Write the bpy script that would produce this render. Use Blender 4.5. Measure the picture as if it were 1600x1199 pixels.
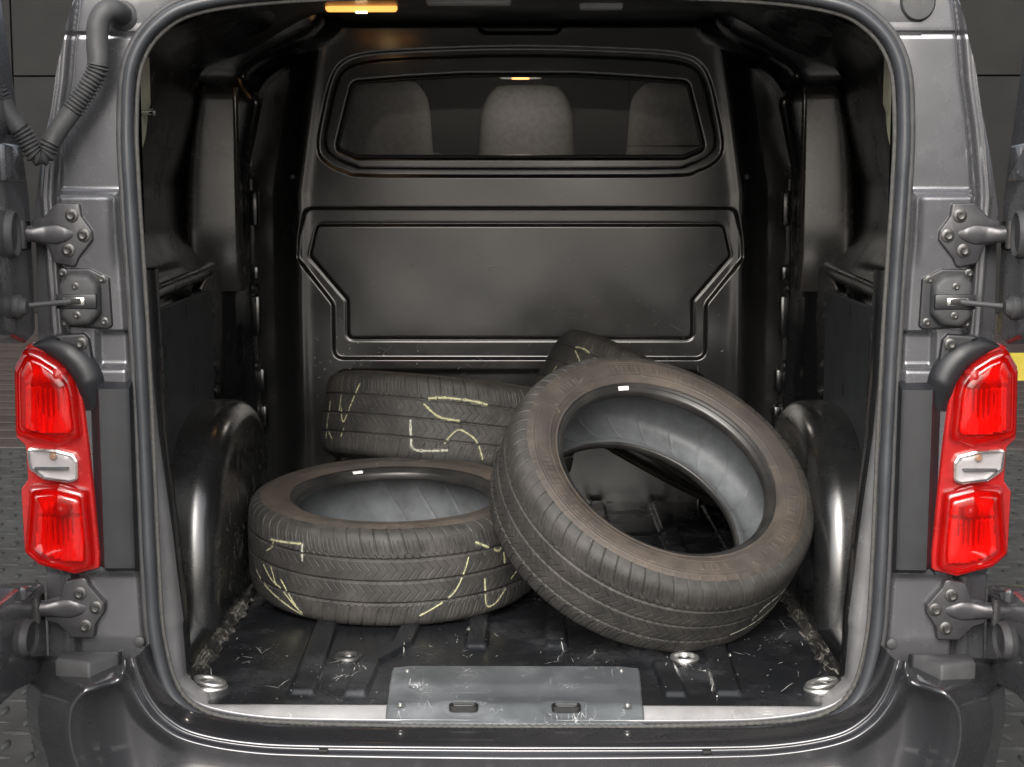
import bpy, math, random
import numpy as np
from mathutils import Vector, Matrix
random.seed(7); rng = np.random.default_rng(7)
RAD = math.radians
scn = bpy.context.scene
for o in list(bpy.data.objects): bpy.data.objects.remove(o)
COL = scn.collection

# ------------------------------------------------------------------ camera, sky, sun, exposure
cd = bpy.data.cameras.new('camera'); cam = bpy.data.objects.new('camera', cd); COL.objects.link(cam)
cam.location = (.022, -2.8, .95)
cam.rotation_euler = (RAD(90 - 7.06), RAD(0.0), RAD(.55))
cd.sensor_width = 36; cd.lens = 36 * 2500 / 1600.; cd.clip_end = 200; cd.clip_start = .05
scn.camera = cam
world = bpy.data.worlds.new('World'); scn.world = world; world.use_nodes = True
nt = world.node_tree; nt.nodes.clear()
sky = nt.nodes.new('ShaderNodeTexSky'); sky.sky_type = 'NISHITA'; sky.sun_disc = False
sky.sun_elevation = RAD(34); sky.sun_rotation = RAD(186); sky.dust_density = 7.0; sky.air_density = 1.0; sky.ozone_density = 1.0
hs = nt.nodes.new('ShaderNodeHueSaturation'); hs.inputs['Saturation'].default_value = .36
bg = nt.nodes.new('ShaderNodeBackground'); bg.inputs['Strength'].default_value = .13
wo = nt.nodes.new('ShaderNodeOutputWorld')
nt.links.new(sky.outputs[0], hs.inputs['Color']); nt.links.new(hs.outputs[0], bg.inputs[0]); nt.links.new(bg.outputs[0], wo.inputs[0])
sd = bpy.data.lights.new('sun', 'SUN'); sun = bpy.data.objects.new('sun', sd); COL.objects.link(sun)
sd.energy = 1.0; sd.angle = RAD(40); sd.color = (1, .97, .93)
sun.rotation_euler = (RAD(56), 0, RAD(-6)); sun.location = (-2, -8, 9)
scn.view_settings.view_transform = 'Standard'; scn.view_settings.look = 'None'
scn.view_settings.exposure = 1.2; scn.view_settings.gamma = 1.0; scn.view_settings.use_curve_mapping = False
scn.render.engine = 'CYCLES'

# ------------------------------------------------------------------ materials
class NT:
    def __init__(s, name):
        s.m = bpy.data.materials.new(name); s.m.use_nodes = True; s.t = s.m.node_tree
        s.p = s.t.nodes['Principled BSDF']; s.out = s.t.nodes['Material Output']
        s.tc = s.t.nodes.new('ShaderNodeTexCoord')
    def n(s, ty, **kw):
        x = s.t.nodes.new(ty)
        for k, v in kw.items():
            if k in x.inputs.keys(): x.inputs[k].default_value = v
            else: setattr(x, k, v)
        return x
    def l(s, a, b): s.t.links.new(a, b)
    def noise(s, scale, detail=4, rough=.55, stretch=None, rot=(0, 0, 0)):
        n = s.n('ShaderNodeTexNoise', Scale=scale, Detail=detail, Roughness=rough)
        mp = s.n('ShaderNodeMapping'); s.l(s.tc.outputs['Object'], mp.inputs[0])
        mp.inputs['Rotation'].default_value = rot
        if stretch: mp.inputs['Scale'].default_value = stretch
        s.l(mp.outputs[0], n.inputs['Vector']); return n.outputs['Fac']
    def math(s, op, a, b=None, c=None, clamp=False):
        n = s.n('ShaderNodeMath', operation=op); n.use_clamp = clamp
        for i, v in enumerate((a, b, c)):
            if v is None: continue
            if isinstance(v, (int, float)): n.inputs[i].default_value = v
            else: s.l(v, n.inputs[i])
        return n.outputs[0]
    def ramp(s, v, a, b, lo=0., hi=1.):
        n = s.n('ShaderNodeMapRange'); n.inputs[1].default_value = a; n.inputs[2].default_value = b
        n.inputs[3].default_value = lo; n.inputs[4].default_value = hi; s.l(v, n.inputs[0]); return n.outputs[0]
    def mix(s, f, a, b):
        n = s.n('ShaderNodeMix', data_type='RGBA')
        s.l(f, n.inputs[0]) if not isinstance(f, (int, float)) else setattr(n.inputs[0], 'default_value', f)
        for i, v in ((6, a), (7, b)):
            if isinstance(v, tuple): n.inputs[i].default_value = (*v, 1) if len(v) == 3 else v
            else: s.l(v, n.inputs[i])
        return n.outputs[2]
    def bump(s, h, strength=.3, dist=.002):
        b = s.n('ShaderNodeBump', Strength=strength, Distance=dist); s.l(h, b.inputs['Height']); s.l(b.outputs[0], s.p.inputs['Normal'])
    def scratches(s, thr=.004, scale=2.2, amount=.6):
        r = None
        for rot, st in (((0, 0, .5), (1, 14, 14)), ((.3, .4, 1.7), (14, 1, 14)), ((.9, -.2, 2.6), (12, 14, 1)), ((0.2, 1.1, .9), (16, 1.2, 9))):
            v = s.noise(scale * 1.7, 2, .4, st, rot)
            a = s.math('ABSOLUTE', s.math('SUBTRACT', v, .5))
            k = s.ramp(a, thr, thr * 2.2, 1, 0)
            mk = s.ramp(s.noise(5.5 + st[0] * .3, 3, .6, None, rot), amount, amount + .08)
            k = s.math('MULTIPLY', k, mk)
            r = k if r is None else s.math('MAXIMUM', r, k)
        return r
    def chips(s, scale=60, thr=.16, amount=.57):
        v = s.n('ShaderNodeTexVoronoi', Scale=scale); s.l(s.tc.outputs['Object'], v.inputs['Vector'])
        k = s.ramp(v.outputs['Distance'], thr * .7, thr, 1, 0)
        mk = s.ramp(s.noise(4.3, 4, .65), amount, amount + .05)
        sp = s.n('ShaderNodeSeparateColor'); s.l(v.outputs['Color'], sp.inputs[0])
        return s.math('MULTIPLY', s.math('MULTIPLY', k, mk), s.math('GREATER_THAN', sp.outputs[0], .55))

def simple(name, col, rough=.5, metal=0, coat=0, var=.12, nscale=14, bump=0, bscale=350, rvar=.1, spec=.5):
    t = NT(name); n = t.noise(nscale, 5, .6)
    dark = tuple(c * (1 - var) for c in col); lite = tuple(min(1, c * (1 + var)) for c in col)
    t.l(t.mix(t.ramp(n, .3, .7), dark, lite), t.p.inputs['Base Color'])
    t.l(t.ramp(t.noise(nscale * .6, 4, .65), .3, .7, max(.02, rough - rvar), min(1, rough + rvar)), t.p.inputs['Roughness'])
    t.p.inputs['Metallic'].default_value = metal; t.p.inputs['Coat Weight'].default_value = coat; t.p.inputs['Coat Roughness'].default_value = .06
    t.p.inputs['Specular IOR Level'].default_value = spec
    if bump: t.bump(t.noise(bscale, 3, .6), bump, .001)
    return t.m

def worn(name, col, rough, scr=(.004, 2.2, .6), chip=(60, .16, .57), wear=(.45, .45, .43), dust_haze=.1, dustcol=(.20, .20, .20), bump=.06, rvar=.12, coat=0, spec=.5):
    t = NT(name)
    n = t.noise(7, 6, .65); base = t.mix(t.ramp(n, .35, .75), tuple(c * .75 for c in col), tuple(c * 1.3 for c in col))
    d = t.math('MULTIPLY', t.ramp(t.noise(3.1, 7, .7), .5, .78), dust_haze)
    c = t.mix(d, base, dustcol)
    k = t.scratches(*scr)
    if chip: k = t.math('MAXIMUM', k, t.chips(*chip))
    c = t.mix(t.math('MULTIPLY', k, .8), c, wear)
    t.l(c, t.p.inputs['Base Color'])
    r = t.ramp(t.noise(9, 6, .7), .3, .75, max(.03, rough - rvar), rough + rvar)
    t.l(t.math('ADD', t.math('MAXIMUM', r, t.math('MULTIPLY', k, .6)), t.math('MULTIPLY', d, .4)), t.p.inputs['Roughness'])
    t.p.inputs['Coat Weight'].default_value = coat; t.p.inputs['Coat Roughness'].default_value = max(.16, rough * .8); t.p.inputs['Specular IOR Level'].default_value = spec
    t.bump(t.math('ADD', t.noise(160, 3, .6), t.math('MULTIPLY', k, -2)), bump, .001)
    return t.m

M = {}
def paintmat(name, col):
    t = NT(name)
    f = t.noise(900, 2, .5); big = t.noise(3.2, 6, .7)
    c = t.mix(t.ramp(f, .35, .65), tuple(x * .92 for x in col), tuple(x * 1.08 for x in col))
    c = t.mix(t.math('MULTIPLY', t.ramp(big, .40, .85), .16), c, (.17, .165, .155))
    k = t.chips(75, .09, .64); c = t.mix(t.math('MULTIPLY', k, .5), c, (.4, .4, .39))
    t.l(c, t.p.inputs['Base Color'])
    t.p.inputs['Metallic'].default_value = .55
    t.l(t.ramp(t.noise(11, 5, .7), .3, .75, .18, .34), t.p.inputs['Roughness'])
    t.p.inputs['Coat Weight'].default_value = 1.0; t.p.inputs['Coat Roughness'].default_value = .07
    t.bump(t.noise(30, 3, .6), .02, .002)
    return t.m
M['paint'] = paintmat('dark_metallic_paint', (.112, .114, .124))
M['paint_gloss'] = paintmat('dark_gloss_paint', (.036, .037, .042))
b = M['paint_gloss'].node_tree.nodes['Principled BSDF']; b.inputs['Coat Weight'].default_value = 1; b.inputs['Coat Roughness'].default_value = .05
M['return'] = worn('pale_sill_paint', (.26, .26, .265), .38, (.003, 2.2, .62), None, (.5, .5, .5), .12)
M['black'] = worn('black_cargo_paint', (.010, .0105, .0115), .24, (.0015, 1.2, .70), (85, .13, .60), (.35, .35, .33), .12, (.07, .07, .07), rvar=.1, spec=.9)
M['arch'] = worn('black_wheel_arch_paint', (.010, .0105, .011), .26, (.0015, 1.2, .68), (80, .14, .58), (.5, .5, .47), .15, (.08, .08, .08), rvar=.08, coat=1, spec=1)
M['floor'] = worn('scuffed_black_floor', (.011, .012, .014), .23, (.0015, 1.2, .66), (95, .13, .56), (.40, .40, .38), .65, (.085, .09, .098), bump=.06, spec=.5)
M['seam'] = worn('dirty_floor_edge', (.018, .018, .018), .4, (.010, 3.0, .50), (140, .26, .50), (.36, .34, .30), .5, (.13, .12, .105), bump=.2)
M['bulk'] = worn('black_bulkhead_paint', (.022, .0218, .0220), .21, (.0012, 1.2, .72), (95, .09, .62), (.30, .30, .30), .12, (.06, .06, .06), bump=.03, rvar=.04, spec=.95)
M['pillar'] = worn('grey_pillar_plastic', (.060, .056, .053), .27, (.0012, 1.2, .72), None, (.3, .3, .3), .15, (.09, .085, .08), rvar=.03, coat=.7, spec=.9)
M['panel'] = worn('dark_blue_grey_board', (.024, .028, .031), .55, (.003, 2.3, .66), (80, .1, .64), (.3, .3, .3), .2, (.06, .065, .07), rvar=.06)
M['plate'] = worn('scuffed_grey_plate', (.085, .093, .10), .42, (.004, 2.6, .6), (85, .12, .62), (.6, .6, .6), 1.0, (.20, .212, .222), bump=.25, rvar=.1)
M['galv'] = simple('bare_steel', (.55, .55, .54), .35, .9, 0, .2, 40, .15)
M['seal'] = simple('grey_rubber_seal', (.036, .039, .044), .40, 0, 0, .15, 20, .1, 500, .08)
M['sealtrim'] = simple('grey_fabric_edge', (.05, .049, .047), .8, 0, 0, .3, 120, .3)
M['plastic'] = simple('black_plastic_trim', (.012, .013, .0155), .42, 0, 0, .2, 25, .25, 900, .06)
M['plastic2'] = simple('grey_black_rubber', (.04, .041, .043), .6, 0, 0, .25, 30, .3, 700, .08)
M['bolt'] = simple('dull_bolt_metal', (.085, .084, .083), .42, .7, 0, .3, 90, .1)
M['chrome'] = simple('bright_metal', (.75, .74, .72), .16, 1, 0, .1, 60)
M['olive'] = simple('olive_primer', (.50, .50, .36), .5, 0, 0, .25, 18)
M['head'] = simple('dark_roof_lining', (.045, .047, .048), .42, 0, .1, .15, 8, .05, 200, .1)
M['seat'] = simple('grey_seat_fabric', (.26, .255, .25), .85, 0, 0, .15, 60, .4, 900)
M['liner'] = simple('pale_headliner', (.45, .44, .41), .8, 0, 0, .08, 20)
M['dash'] = simple('grey_dashboard', (.02, .021, .022), .7, 0, 0, .15, 20)
M['dark'] = simple('deep_black_plastic', (.006, .006, .006), .6)
M['hinge'] = simple('grey_hinge_paint', (.05, .05, .054), .38, .4, .2, .2, 40, .1, 300)
M['steelwhite'] = simple('white_plastic', (.7, .7, .68), .4)
M['label'] = simple('white_paper_label', (.75, .75, .72), .6, 0, 0, .2, 250)
M['chalk'] = simple('pale_yellow_chalk', (.38, .37, .215), .95, 0, 0, .3, 160, .5, 900)
M['smear'] = simple('smeared_chalk_dust', (.085, .082, .066), .95, 0, 0, .5, 220)
M['chalkw'] = simple('white_chalk', (.38, .38, .33), .95, 0, 0, .3, 160, .5, 900)

def rubber(name, kind):
    t = NT(name)
    if kind == 'tread':
        n = t.noise(20, 7, .7); big = t.noise(5, 4, .6)
        c = t.mix(t.ramp(n, .3, .72), (.013, .0127, .0122), (.045, .043, .040))
        c = t.mix(t.math('MULTIPLY', t.ramp(big, .5, .7), .5), c, (.055, .048, .040))
        c = t.mix(t.math('MULTIPLY', t.ramp(t.noise(60, 5, .75), .62, .72), .55), c, (.14, .13, .12))
        t.l(c, t.p.inputs['Base Color']); t.p.inputs['Roughness'].default_value = .68
        t.bump(t.noise(260, 4, .7), .25, .001)
    elif kind == 'side':
        n = t.noise(9, 7, .7); f = t.noise(130, 4, .7)
        c = t.mix(t.ramp(n, .3, .7), (.026, .0215, .0180), (.080, .0635, .050))
        c = t.mix(t.math('MULTIPLY', t.ramp(f, .5, .7), .35), c, (.085, .072, .062))
        c = t.mix(t.math('MULTIPLY', t.ramp(t.noise(5.2, 7, .72), .45, .62), .7), c, (.026, .025, .0245))
        c = t.mix(t.math('MULTIPLY', t.scratches(.004, 3.0, .66), .6), c, (.22, .17, .12))
        t.l(c, t.p.inputs['Base Color']); t.l(t.ramp(n, .3, .7, .55, .8), t.p.inputs['Roughness'])
        t.bump(f, .22, .001)
    elif kind == 'bead':
        n = t.noise(16, 5, .6)
        t.l(t.mix(t.ramp(n, .3, .7), (.012, .012, .012), (.03, .029, .028)), t.p.inputs['Base Color']); t.l(t.ramp(n, .3, .7, .3, .45), t.p.inputs['Roughness'])
        t.bump(t.noise(200, 3, .6), .1, .001)
    else:
        n = t.noise(8, 7, .68)
        c = t.mix(t.ramp(n, .3, .72), (.06, .064, .069), (.16, .172, .184))
        c = t.mix(t.math('MULTIPLY', t.ramp(t.noise(14, 6, .7), .55, .75), .6), c, (.06, .056, .052))
        t.l(c, t.p.inputs['Base Color']); t.l(t.ramp(n, .3, .7, .45, .62), t.p.inputs['Roughness'])
        t.bump(t.noise(150, 4, .65), .15, .001)
    return t.m
for k in ('tread', 'side', 'bead', 'inner'): M['r_' + k] = rubber('tyre_' + k + '_rubber', k)

def lensmat(name, col, rough=.03, dust_haze=.04, f0=.045):  # mixes some diffuse scatter in the lens colour into the clear part
    t = NT(name); t.t.nodes.remove(t.p)
    tr = t.n('ShaderNodeBsdfTransparent'); tr.inputs[0].default_value = (*col, 1)
    gl = t.n('ShaderNodeBsdfGlossy'); gl.inputs['Roughness'].default_value = rough
    tn = t.n('ShaderNodeBsdfTranslucent'); tn.inputs[0].default_value = (*col, 1)
    df = t.n('ShaderNodeBsdfDiffuse'); df.inputs[0].default_value = (*col, 1)
    m0 = t.n('ShaderNodeMixShader'); m0.inputs[0].default_value = .5; t.l(df.outputs[0], m0.inputs[1]); t.l(tn.outputs[0], m0.inputs[2])
    m1 = t.n('ShaderNodeMixShader'); m1.inputs[0].default_value = dust_haze
    t.l(tr.outputs[0], m1.inputs[1]); t.l(m0.outputs[0], m1.inputs[2])
    lw = t.n('ShaderNodeLayerWeight', Blend=.5); fo = t.ramp(t.math('POWER', lw.outputs['Facing'], 4.0), 0, 1, f0, .9)
    m2 = t.n('ShaderNodeMixShader'); t.l(fo, m2.inputs[0]); t.l(m1.outputs[0], m2.inputs[1]); t.l(gl.outputs[0], m2.inputs[2])
    t.l(m2.outputs[0], t.out.inputs[0]); return t.m
M['redlens'] = lensmat('red_lens', (.88, .032, .022), rough=.05, dust_haze=.12, f0=.075); M['clear'] = lensmat('clear_lens', (.92, .92, .93))
M['glass'] = lensmat('tinted_pane', (.85, .85, .84), dust_haze=.012, f0=.004)  # its faint diffuse share stands in for haze reflected on the pane
M['windscreen'] = lensmat('windscreen_glass', (.74, .76, .76), dust_haze=0.0, f0=.02)
M['reflector'] = simple('lamp_reflector', (.72, .71, .70), .3, .15, 0, .06, 40)
M['frost'] = simple('frosted_white_reflector', (.36, .34, .34), .4, 0, .3, .05, 40)
M['redbody'] = simple('dark_red_housing', (.30, .008, .008), .25, 0, .6, .2, 20)
M['bulb'] = simple('amber_bulb', (.30, .16, .09), .2, 0, .5)
def emis(name, col, st):
    t = NT(name); t.p.inputs['Base Color'].default_value = (*col, 1); t.p.inputs['Emission Color'].default_value = (*col, 1); t.p.inputs['Emission Strength'].default_value = st
    return t.m
M['lit'] = emis('lit_amber_lens', (1, .40, .09), .75); M['lithot'] = emis('lit_bulb', (1, .78, .45), 3)

# ------------------------------------------------------------------ mesh helpers
def link(name, me, mat=None, parent=None):
    o = bpy.data.objects.new(name, me); COL.objects.link(o)
    if parent is not None: o.parent = parent
    if mat is not None and not me.materials: me.materials.append(mat)
    return o
def mk(name, V, F, mat=None, parent=None, mirror=False, smooth=True, sharp=None):
    V = np.asarray(V, dtype=np.float64).reshape(-1, 3).copy()
    if mirror: V[:, 0] *= -1; F = [tuple(reversed(f)) for f in F]
    me = bpy.data.meshes.new(name); me.from_pydata(V.tolist(), [], [tuple(int(i) for i in f) for f in F]); me.update()
    if smooth: me.polygons.foreach_set('use_smooth', [True] * len(me.polygons))
    if sharp and smooth:
        try: me.set_sharp_from_angle(angle=RAD(sharp))
        except Exception: pass
    return link(name, me, mat, parent)
def gridmesh(name, P, mat=None, parent=None, wu=False, wv=False, flip=False, mirror=False, keep=None, sharp=None, mesh_only=False):
    P = np.asarray(P, dtype=np.float64).copy()
    if mirror: P[..., 0] *= -1; flip = not flip
    nu, nv = P.shape[:2]
    I = np.arange(nu * nv).reshape(nu, nv)
    A = I if not wu else np.vstack([I, I[:1]])
    A = A if not wv else np.hstack([A, A[:, :1]])
    Q = np.stack([A[:-1, :-1], A[1:, :-1], A[1:, 1:], A[:-1, 1:]], -1)
    if keep is not None: Q = Q[keep]
    Q = Q.reshape(-1, 4)
    if flip: Q = Q[:, ::-1]
    me = bpy.data.meshes.new(name); n = len(Q)
    me.vertices.add(nu * nv); me.vertices.foreach_set('co', P.reshape(-1))
    me.loops.add(n * 4); me.loops.foreach_set('vertex_index', np.ascontiguousarray(Q).reshape(-1).astype(np.int32))
    me.polygons.add(n); me.polygons.foreach_set('loop_start', np.arange(0, n * 4, 4, dtype=np.int32))
    me.polygons.foreach_set('use_smooth', np.ones(n, dtype=bool))
    me.update(calc_edges=True)
    if sharp: me.set_sharp_from_angle(angle=RAD(sharp))
    if mesh_only:
        if mat: me.materials.append(mat)
        return me
    return link(name, me, mat, parent)
def catmull(pts, n=12, closed=False):
    P = np.asarray(pts, float); m = len(P); out = []
    seg = m if closed else m - 1
    for i in range(seg):
        if closed: p0, p1, p2, p3 = P[(i - 1) % m], P[i], P[(i + 1) % m], P[(i + 2) % m]
        else: p0, p1, p2, p3 = P[max(i - 1, 0)], P[i], P[i + 1], P[min(i + 2, m - 1)]
        for k in range(n):
            t = k / n
            out.append(.5 * ((2 * p1) + (p2 - p0) * t + (2 * p0 - 5 * p1 + 4 * p2 - p3) * t * t + (3 * p1 - p0 - 3 * p2 + p3) * t ** 3))
    if not closed: out.append(P[-1])
    return np.array(out)
def resample(P, n, closed=False):
    P = np.asarray(P, float)
    if closed: P = np.vstack([P, P[:1]])
    d = np.r_[0, np.cumsum(np.linalg.norm(np.diff(P, axis=0), axis=1))]
    s = np.linspace(0, d[-1], n + 1)[:-1] if closed else np.linspace(0, d[-1], n)
    return np.stack([np.interp(s, d, P[:, k]) for k in range(P.shape[1])], 1), s
def sweep(name, path, rad, seg=14, closed=False, mat=None, parent=None, mirror=False, sec=None, up=None, caps=True):
    P = np.asarray(path, float); n = len(P)
    T = (np.roll(P, -1, 0) - np.roll(P, 1, 0)) if closed else np.gradient(P, axis=0)
    T /= np.linalg.norm(T, axis=1)[:, None] + 1e-12
    rad = np.broadcast_to(np.asarray(rad, float), (n,))
    U = np.zeros_like(P)
    if up is not None:
        U[:] = np.asarray(up, float); U -= (U * T).sum(1)[:, None] * T
    else:
        u = np.array([0, 0, 1.]) if abs(T[0][2]) < .9 else np.array([0, 1., 0])
        for i in range(n):
            u = u - u.dot(T[i]) * T[i]; u /= np.linalg.norm(u); U[i] = u
    U /= np.linalg.norm(U, axis=1)[:, None]
    W = np.cross(T, U)
    if sec is None:
        a = np.linspace(0, 2 * math.pi, seg, endpoint=False); sec = np.stack([np.cos(a), np.sin(a)], 1)
    sec = np.asarray(sec, float)
    G = P[:, None, :] + rad[:, None, None] * (sec[None, :, 0, None] * U[:, None, :] + sec[None, :, 1, None] * W[:, None, :])
    return gridmesh(name, G, mat, parent, wu=closed, wv=True, mirror=mirror, flip=True)
def box(name, x0, x1, y0, y1, z0, z1, mat=None, parent=None, bev=0.004, mirror=False, seg=2):
    bx = bpy.data.meshes.new(name)
    V = [(x, y, z) for x in (x0, x1) for y in (y0, y1) for z in (z0, z1)]
    F = [(0, 1, 3, 2), (4, 6, 7, 5), (0, 4, 5, 1), (2, 3, 7, 6), (0, 2, 6, 4), (1, 5, 7, 3)]
    o = mk(name, V, F, mat, parent, mirror, smooth=bev > 0)
    if bev > 0: bevel(o, bev, seg)
    return o
def bevel(o, w, seg=2):
    import bmesh
    bm = bmesh.new(); bm.from_mesh(o.data)
    bmesh.ops.recalc_face_normals(bm, faces=bm.faces)
    bmesh.ops.bevel(bm, geom=bm.edges[:], offset=w, segments=seg, profile=.5, affect='EDGES', clamp_overlap=True)
    bm.to_mesh(o.data); bm.free()
    o.data.polygons.foreach_set('use_smooth', [True] * len(o.data.polygons))
    o.data.set_sharp_from_angle(angle=RAD(40))
def ccw(p):
    p = np.asarray(p, float); x, y = p[:, 0], p[:, 1]
    return p if (x * np.roll(y, -1) - y * np.roll(x, -1)).sum() > 0 else p[::-1]
def roundpoly(pts, r=.01, n=5):
    P = ccw(pts); m = len(P); out = []
    for i in range(m):
        a, b, c = P[i - 1], P[i], P[(i + 1) % m]
        u = a - b; v = c - b; lu, lv = np.linalg.norm(u), np.linalg.norm(v); u /= lu; v /= lv
        ang = math.acos(max(-1, min(1, u.dot(v)))); d = min(r / max(math.tan(ang / 2), 1e-3), lu * .45, lv * .45)
        p, q = b + u * d, b + v * d
        for k in range(n + 1):
            t = k / n; out.append((1 - t) ** 2 * p + 2 * t * (1 - t) * b + t * t * q)
    return np.array(out)
def offset(P, d):                      # inward offset of a ccw polygon
    P = np.asarray(P, float); e = np.roll(P, -1, 0) - P; L = np.linalg.norm(e, axis=1)[:, None]; e = e / np.maximum(L, 1e-9)
    nrm = np.stack([-e[:, 1], e[:, 0]], 1); nn = nrm + np.roll(nrm, 1, 0)
    nn /= np.maximum(np.linalg.norm(nn, axis=1)[:, None], 1e-6)
    c = np.clip((nn * nrm).sum(1), .5, 1)[:, None]
    return P + nn * d / c
def rings(name, poly, steps, mat=None, parent=None, mirror=False, plane='XZ', pos=0, sharp=35, cap=True, capback=False):
    """poly: ccw outline; steps: (inset, height). XZ: height goes to -y; YZ: to +x; XY: to +z"""
    P = ccw(poly); V = []; n = len(P)
    for ins, h in steps:
        q = offset(P, ins) if ins else P
        for a, b2 in q:
            V.append((a, pos - h, b2) if plane == 'XZ' else (pos + h, a, b2) if plane == 'YZ' else (a, b2, pos + h))
    F = []
    for k in range(len(steps) - 1):
        for i in range(n):
            j = (i + 1) % n; F.append((k * n + i, k * n + j, (k + 1) * n + j, (k + 1) * n + i))
    if cap: F.append(tuple((len(steps) - 1) * n + i for i in range(n)))
    if capback: F.append(tuple(reversed(range(n))))
    o = mk(name, V, F, mat, parent, mirror, True)
    if sharp: o.data.set_sharp_from_angle(angle=RAD(sharp))
    return o
def lathe(name, prof, mat=None, parent=None, seg=24, loc=(0, 0, 0), axis='-Y', mirror=False, sharp=35):
    """prof: (radius, height) pairs, height along axis"""
    a = np.linspace(0, 2 * math.pi, seg, endpoint=False); pr = np.asarray(prof, float)
    G = np.zeros((len(pr), seg, 3)); c, s = np.cos(a), np.sin(a)
    r, h = pr[:, 0:1], pr[:, 1:2] + np.zeros((1, seg))
    if axis == '-Y': G[..., 0] = r * c; G[..., 2] = r * s; G[..., 1] = -h; fl = True
    elif axis == 'Z': G[..., 0] = r * c; G[..., 1] = r * s; G[..., 2] = h; fl = True
    else: G[..., 1] = r * c; G[..., 2] = r * s; G[..., 0] = h; fl = True
    G += np.asarray(loc, float)
    return gridmesh(name, G, mat, parent, wv=True, flip=fl, mirror=mirror, sharp=sharp)
def sdf(poly, x, z):
    P = np.asarray(poly, float); d = np.full(x.shape, 1e9); ins = np.zeros(x.shape, bool); n = len(P)
    for i in range(n):
        a, b2 = P[i], P[(i + 1) % n]; e = b2 - a
        wx, wz = x - a[0], z - a[1]; t = np.clip((wx * e[0] + wz * e[1]) / max(e @ e, 1e-12), 0, 1)
        d = np.minimum(d, (wx - e[0] * t) ** 2 + (wz - e[1] * t) ** 2)
        c = (a[1] <= z) != (b2[1] <= z)
        with np.errstate(divide='ignore', invalid='ignore'):
            ins ^= c & (x < (b2[0] - a[0]) * (z - a[1]) / (b2[1] - a[1] + 1e-15) + a[0])
    d = np.sqrt(d); return np.where(ins, -d, d)
def dline(pts, x, y):
    d = np.full(x.shape, 1e9)
    for a, b2 in zip(np.asarray(pts[:-1], float), np.asarray(pts[1:], float)):
        e = b2 - a; wx, wy = x - a[0], y - a[1]; t = np.clip((wx * e[0] + wy * e[1]) / (e @ e), 0, 1)
        d = np.minimum(d, (wx - e[0] * t) ** 2 + (wy - e[1] * t) ** 2)
    return np.sqrt(d)
def ss(v, a, b):
    t = np.clip((v - a) / (b - a), 0, 1); return t * t * (3 - 2 * t)
def tag(o, label=None, cat=None, group=None, kind=None):
    if label: o['label'] = label
    if cat: o['category'] = cat
    if group: o['group'] = group
    if kind: o['kind'] = kind
    return o
def bolt(loc, parent, r=.007, mirror=False, name='bolt', mat=None, axis='-Y'):
    n = 24; a = np.linspace(0, 2 * math.pi, n, endpoint=False)
    hexr = r * .92 / np.cos((a + .2) % (math.pi / 3) - math.pi / 6)
    prof = [(np.full(n, r * 1.75), 0), (np.full(n, r * 1.75), r * .25), (np.full(n, r * 1.5), r * .4), (hexr, r * .45), (hexr, r * 1.15), (hexr * .85, r * 1.3), (np.full(n, r * .5), r * 1.2), (np.full(n, 1e-5), r * 1.2)]
    G = np.zeros((len(prof), n, 3))
    for k, (rr, h) in enumerate(prof):
        if axis == '-Y': G[k, :, 0] = rr * np.cos(a); G[k, :, 2] = rr * np.sin(a); G[k, :, 1] = -h
        elif axis == 'X': G[k, :, 1] = rr * np.cos(a); G[k, :, 2] = rr * np.sin(a); G[k, :, 0] = h
        else: G[k, :, 0] = rr * np.cos(a); G[k, :, 1] = rr * np.sin(a); G[k, :, 2] = h
    G += np.asarray(loc, float)
    return gridmesh(name, G, mat or M['bolt'], parent, wv=True, flip=True, mirror=mirror, sharp=35)

# ------------------------------------------------------------------ setting: ground and back wall
GZ = -.62
ground = gridmesh('ground', np.array([[(x, y, GZ) for y in np.linspace(-60, 6.7, 8)] for x in np.linspace(-60, 60, 8)]), simple('steel_tread_plate', (.030, .030, .028), .7, 0, 0, .35, 6, .3, 120, .12, spec=.25), flip=True)
tag(ground, 'grey steel tread plate flooring under the van', 'floor', None, 'structure')
lugm = simple('worn_tread_lug', (.06, .06, .056), .35, .6, 0, .3, 9, .2, 200)
def lugmesh():
    P = []
    for t in np.linspace(0, 1, 7):
        w = .0135 * math.sin(math.pi * min(max(t, .02), .98)) ** .8; L = (t - .5) * .088
        h = .006 * math.sin(math.pi * min(max(t, .03), .97)) ** .5
        P.append([(-w, L, 0), (-w * .45, L, h), (w * .45, L, h), (w, L, 0)])
    return gridmesh('tread_lug', np.array(P), lugm, flip=True, mesh_only=True)
LM = lugmesh(); cnt = 0; rest = []
pitch = .098
for i in range(-80, 81):
    for j in range(-30, 110):
        x = i * pitch + .02; y = j * pitch - 1.0
        if y > 6.6: continue
        d = y + 2.8
        if d < .4: continue
        px = 824 + (x - .022) * 2500 / d; py = 290 + 1.57 * 2500 / d
        rot = RAD(8) if (i + j) % 2 else RAD(84)
        vis = (py < 1230) and ((-30 < px < 110) or (1500 < px < 1630)) and py > 640
        if vis and cnt < 300:
            o = link('tread_lug', LM, None, ground); o.location = (x, y, GZ + .0005); o.rotation_euler = (0, 0, rot); cnt += 1
        elif abs(x) < 6 and y > -2: rest.append((x, y, rot))
lv = np.array([v.co[:] for v in LM.vertices]); lf = np.array([p.vertices[:] for p in LM.polygons])
R_ = np.array(rest); c, s = np.cos(R_[:, 2])[:, None], np.sin(R_[:, 2])[:, None]
VX = lv[None, :, 0] * c - lv[None, :, 1] * s + R_[:, 0:1]; VY = lv[None, :, 0] * s + lv[None, :, 1] * c + R_[:, 1:2]
VZ = np.broadcast_to(lv[None, :, 2], VX.shape) + GZ + .0005
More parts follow.
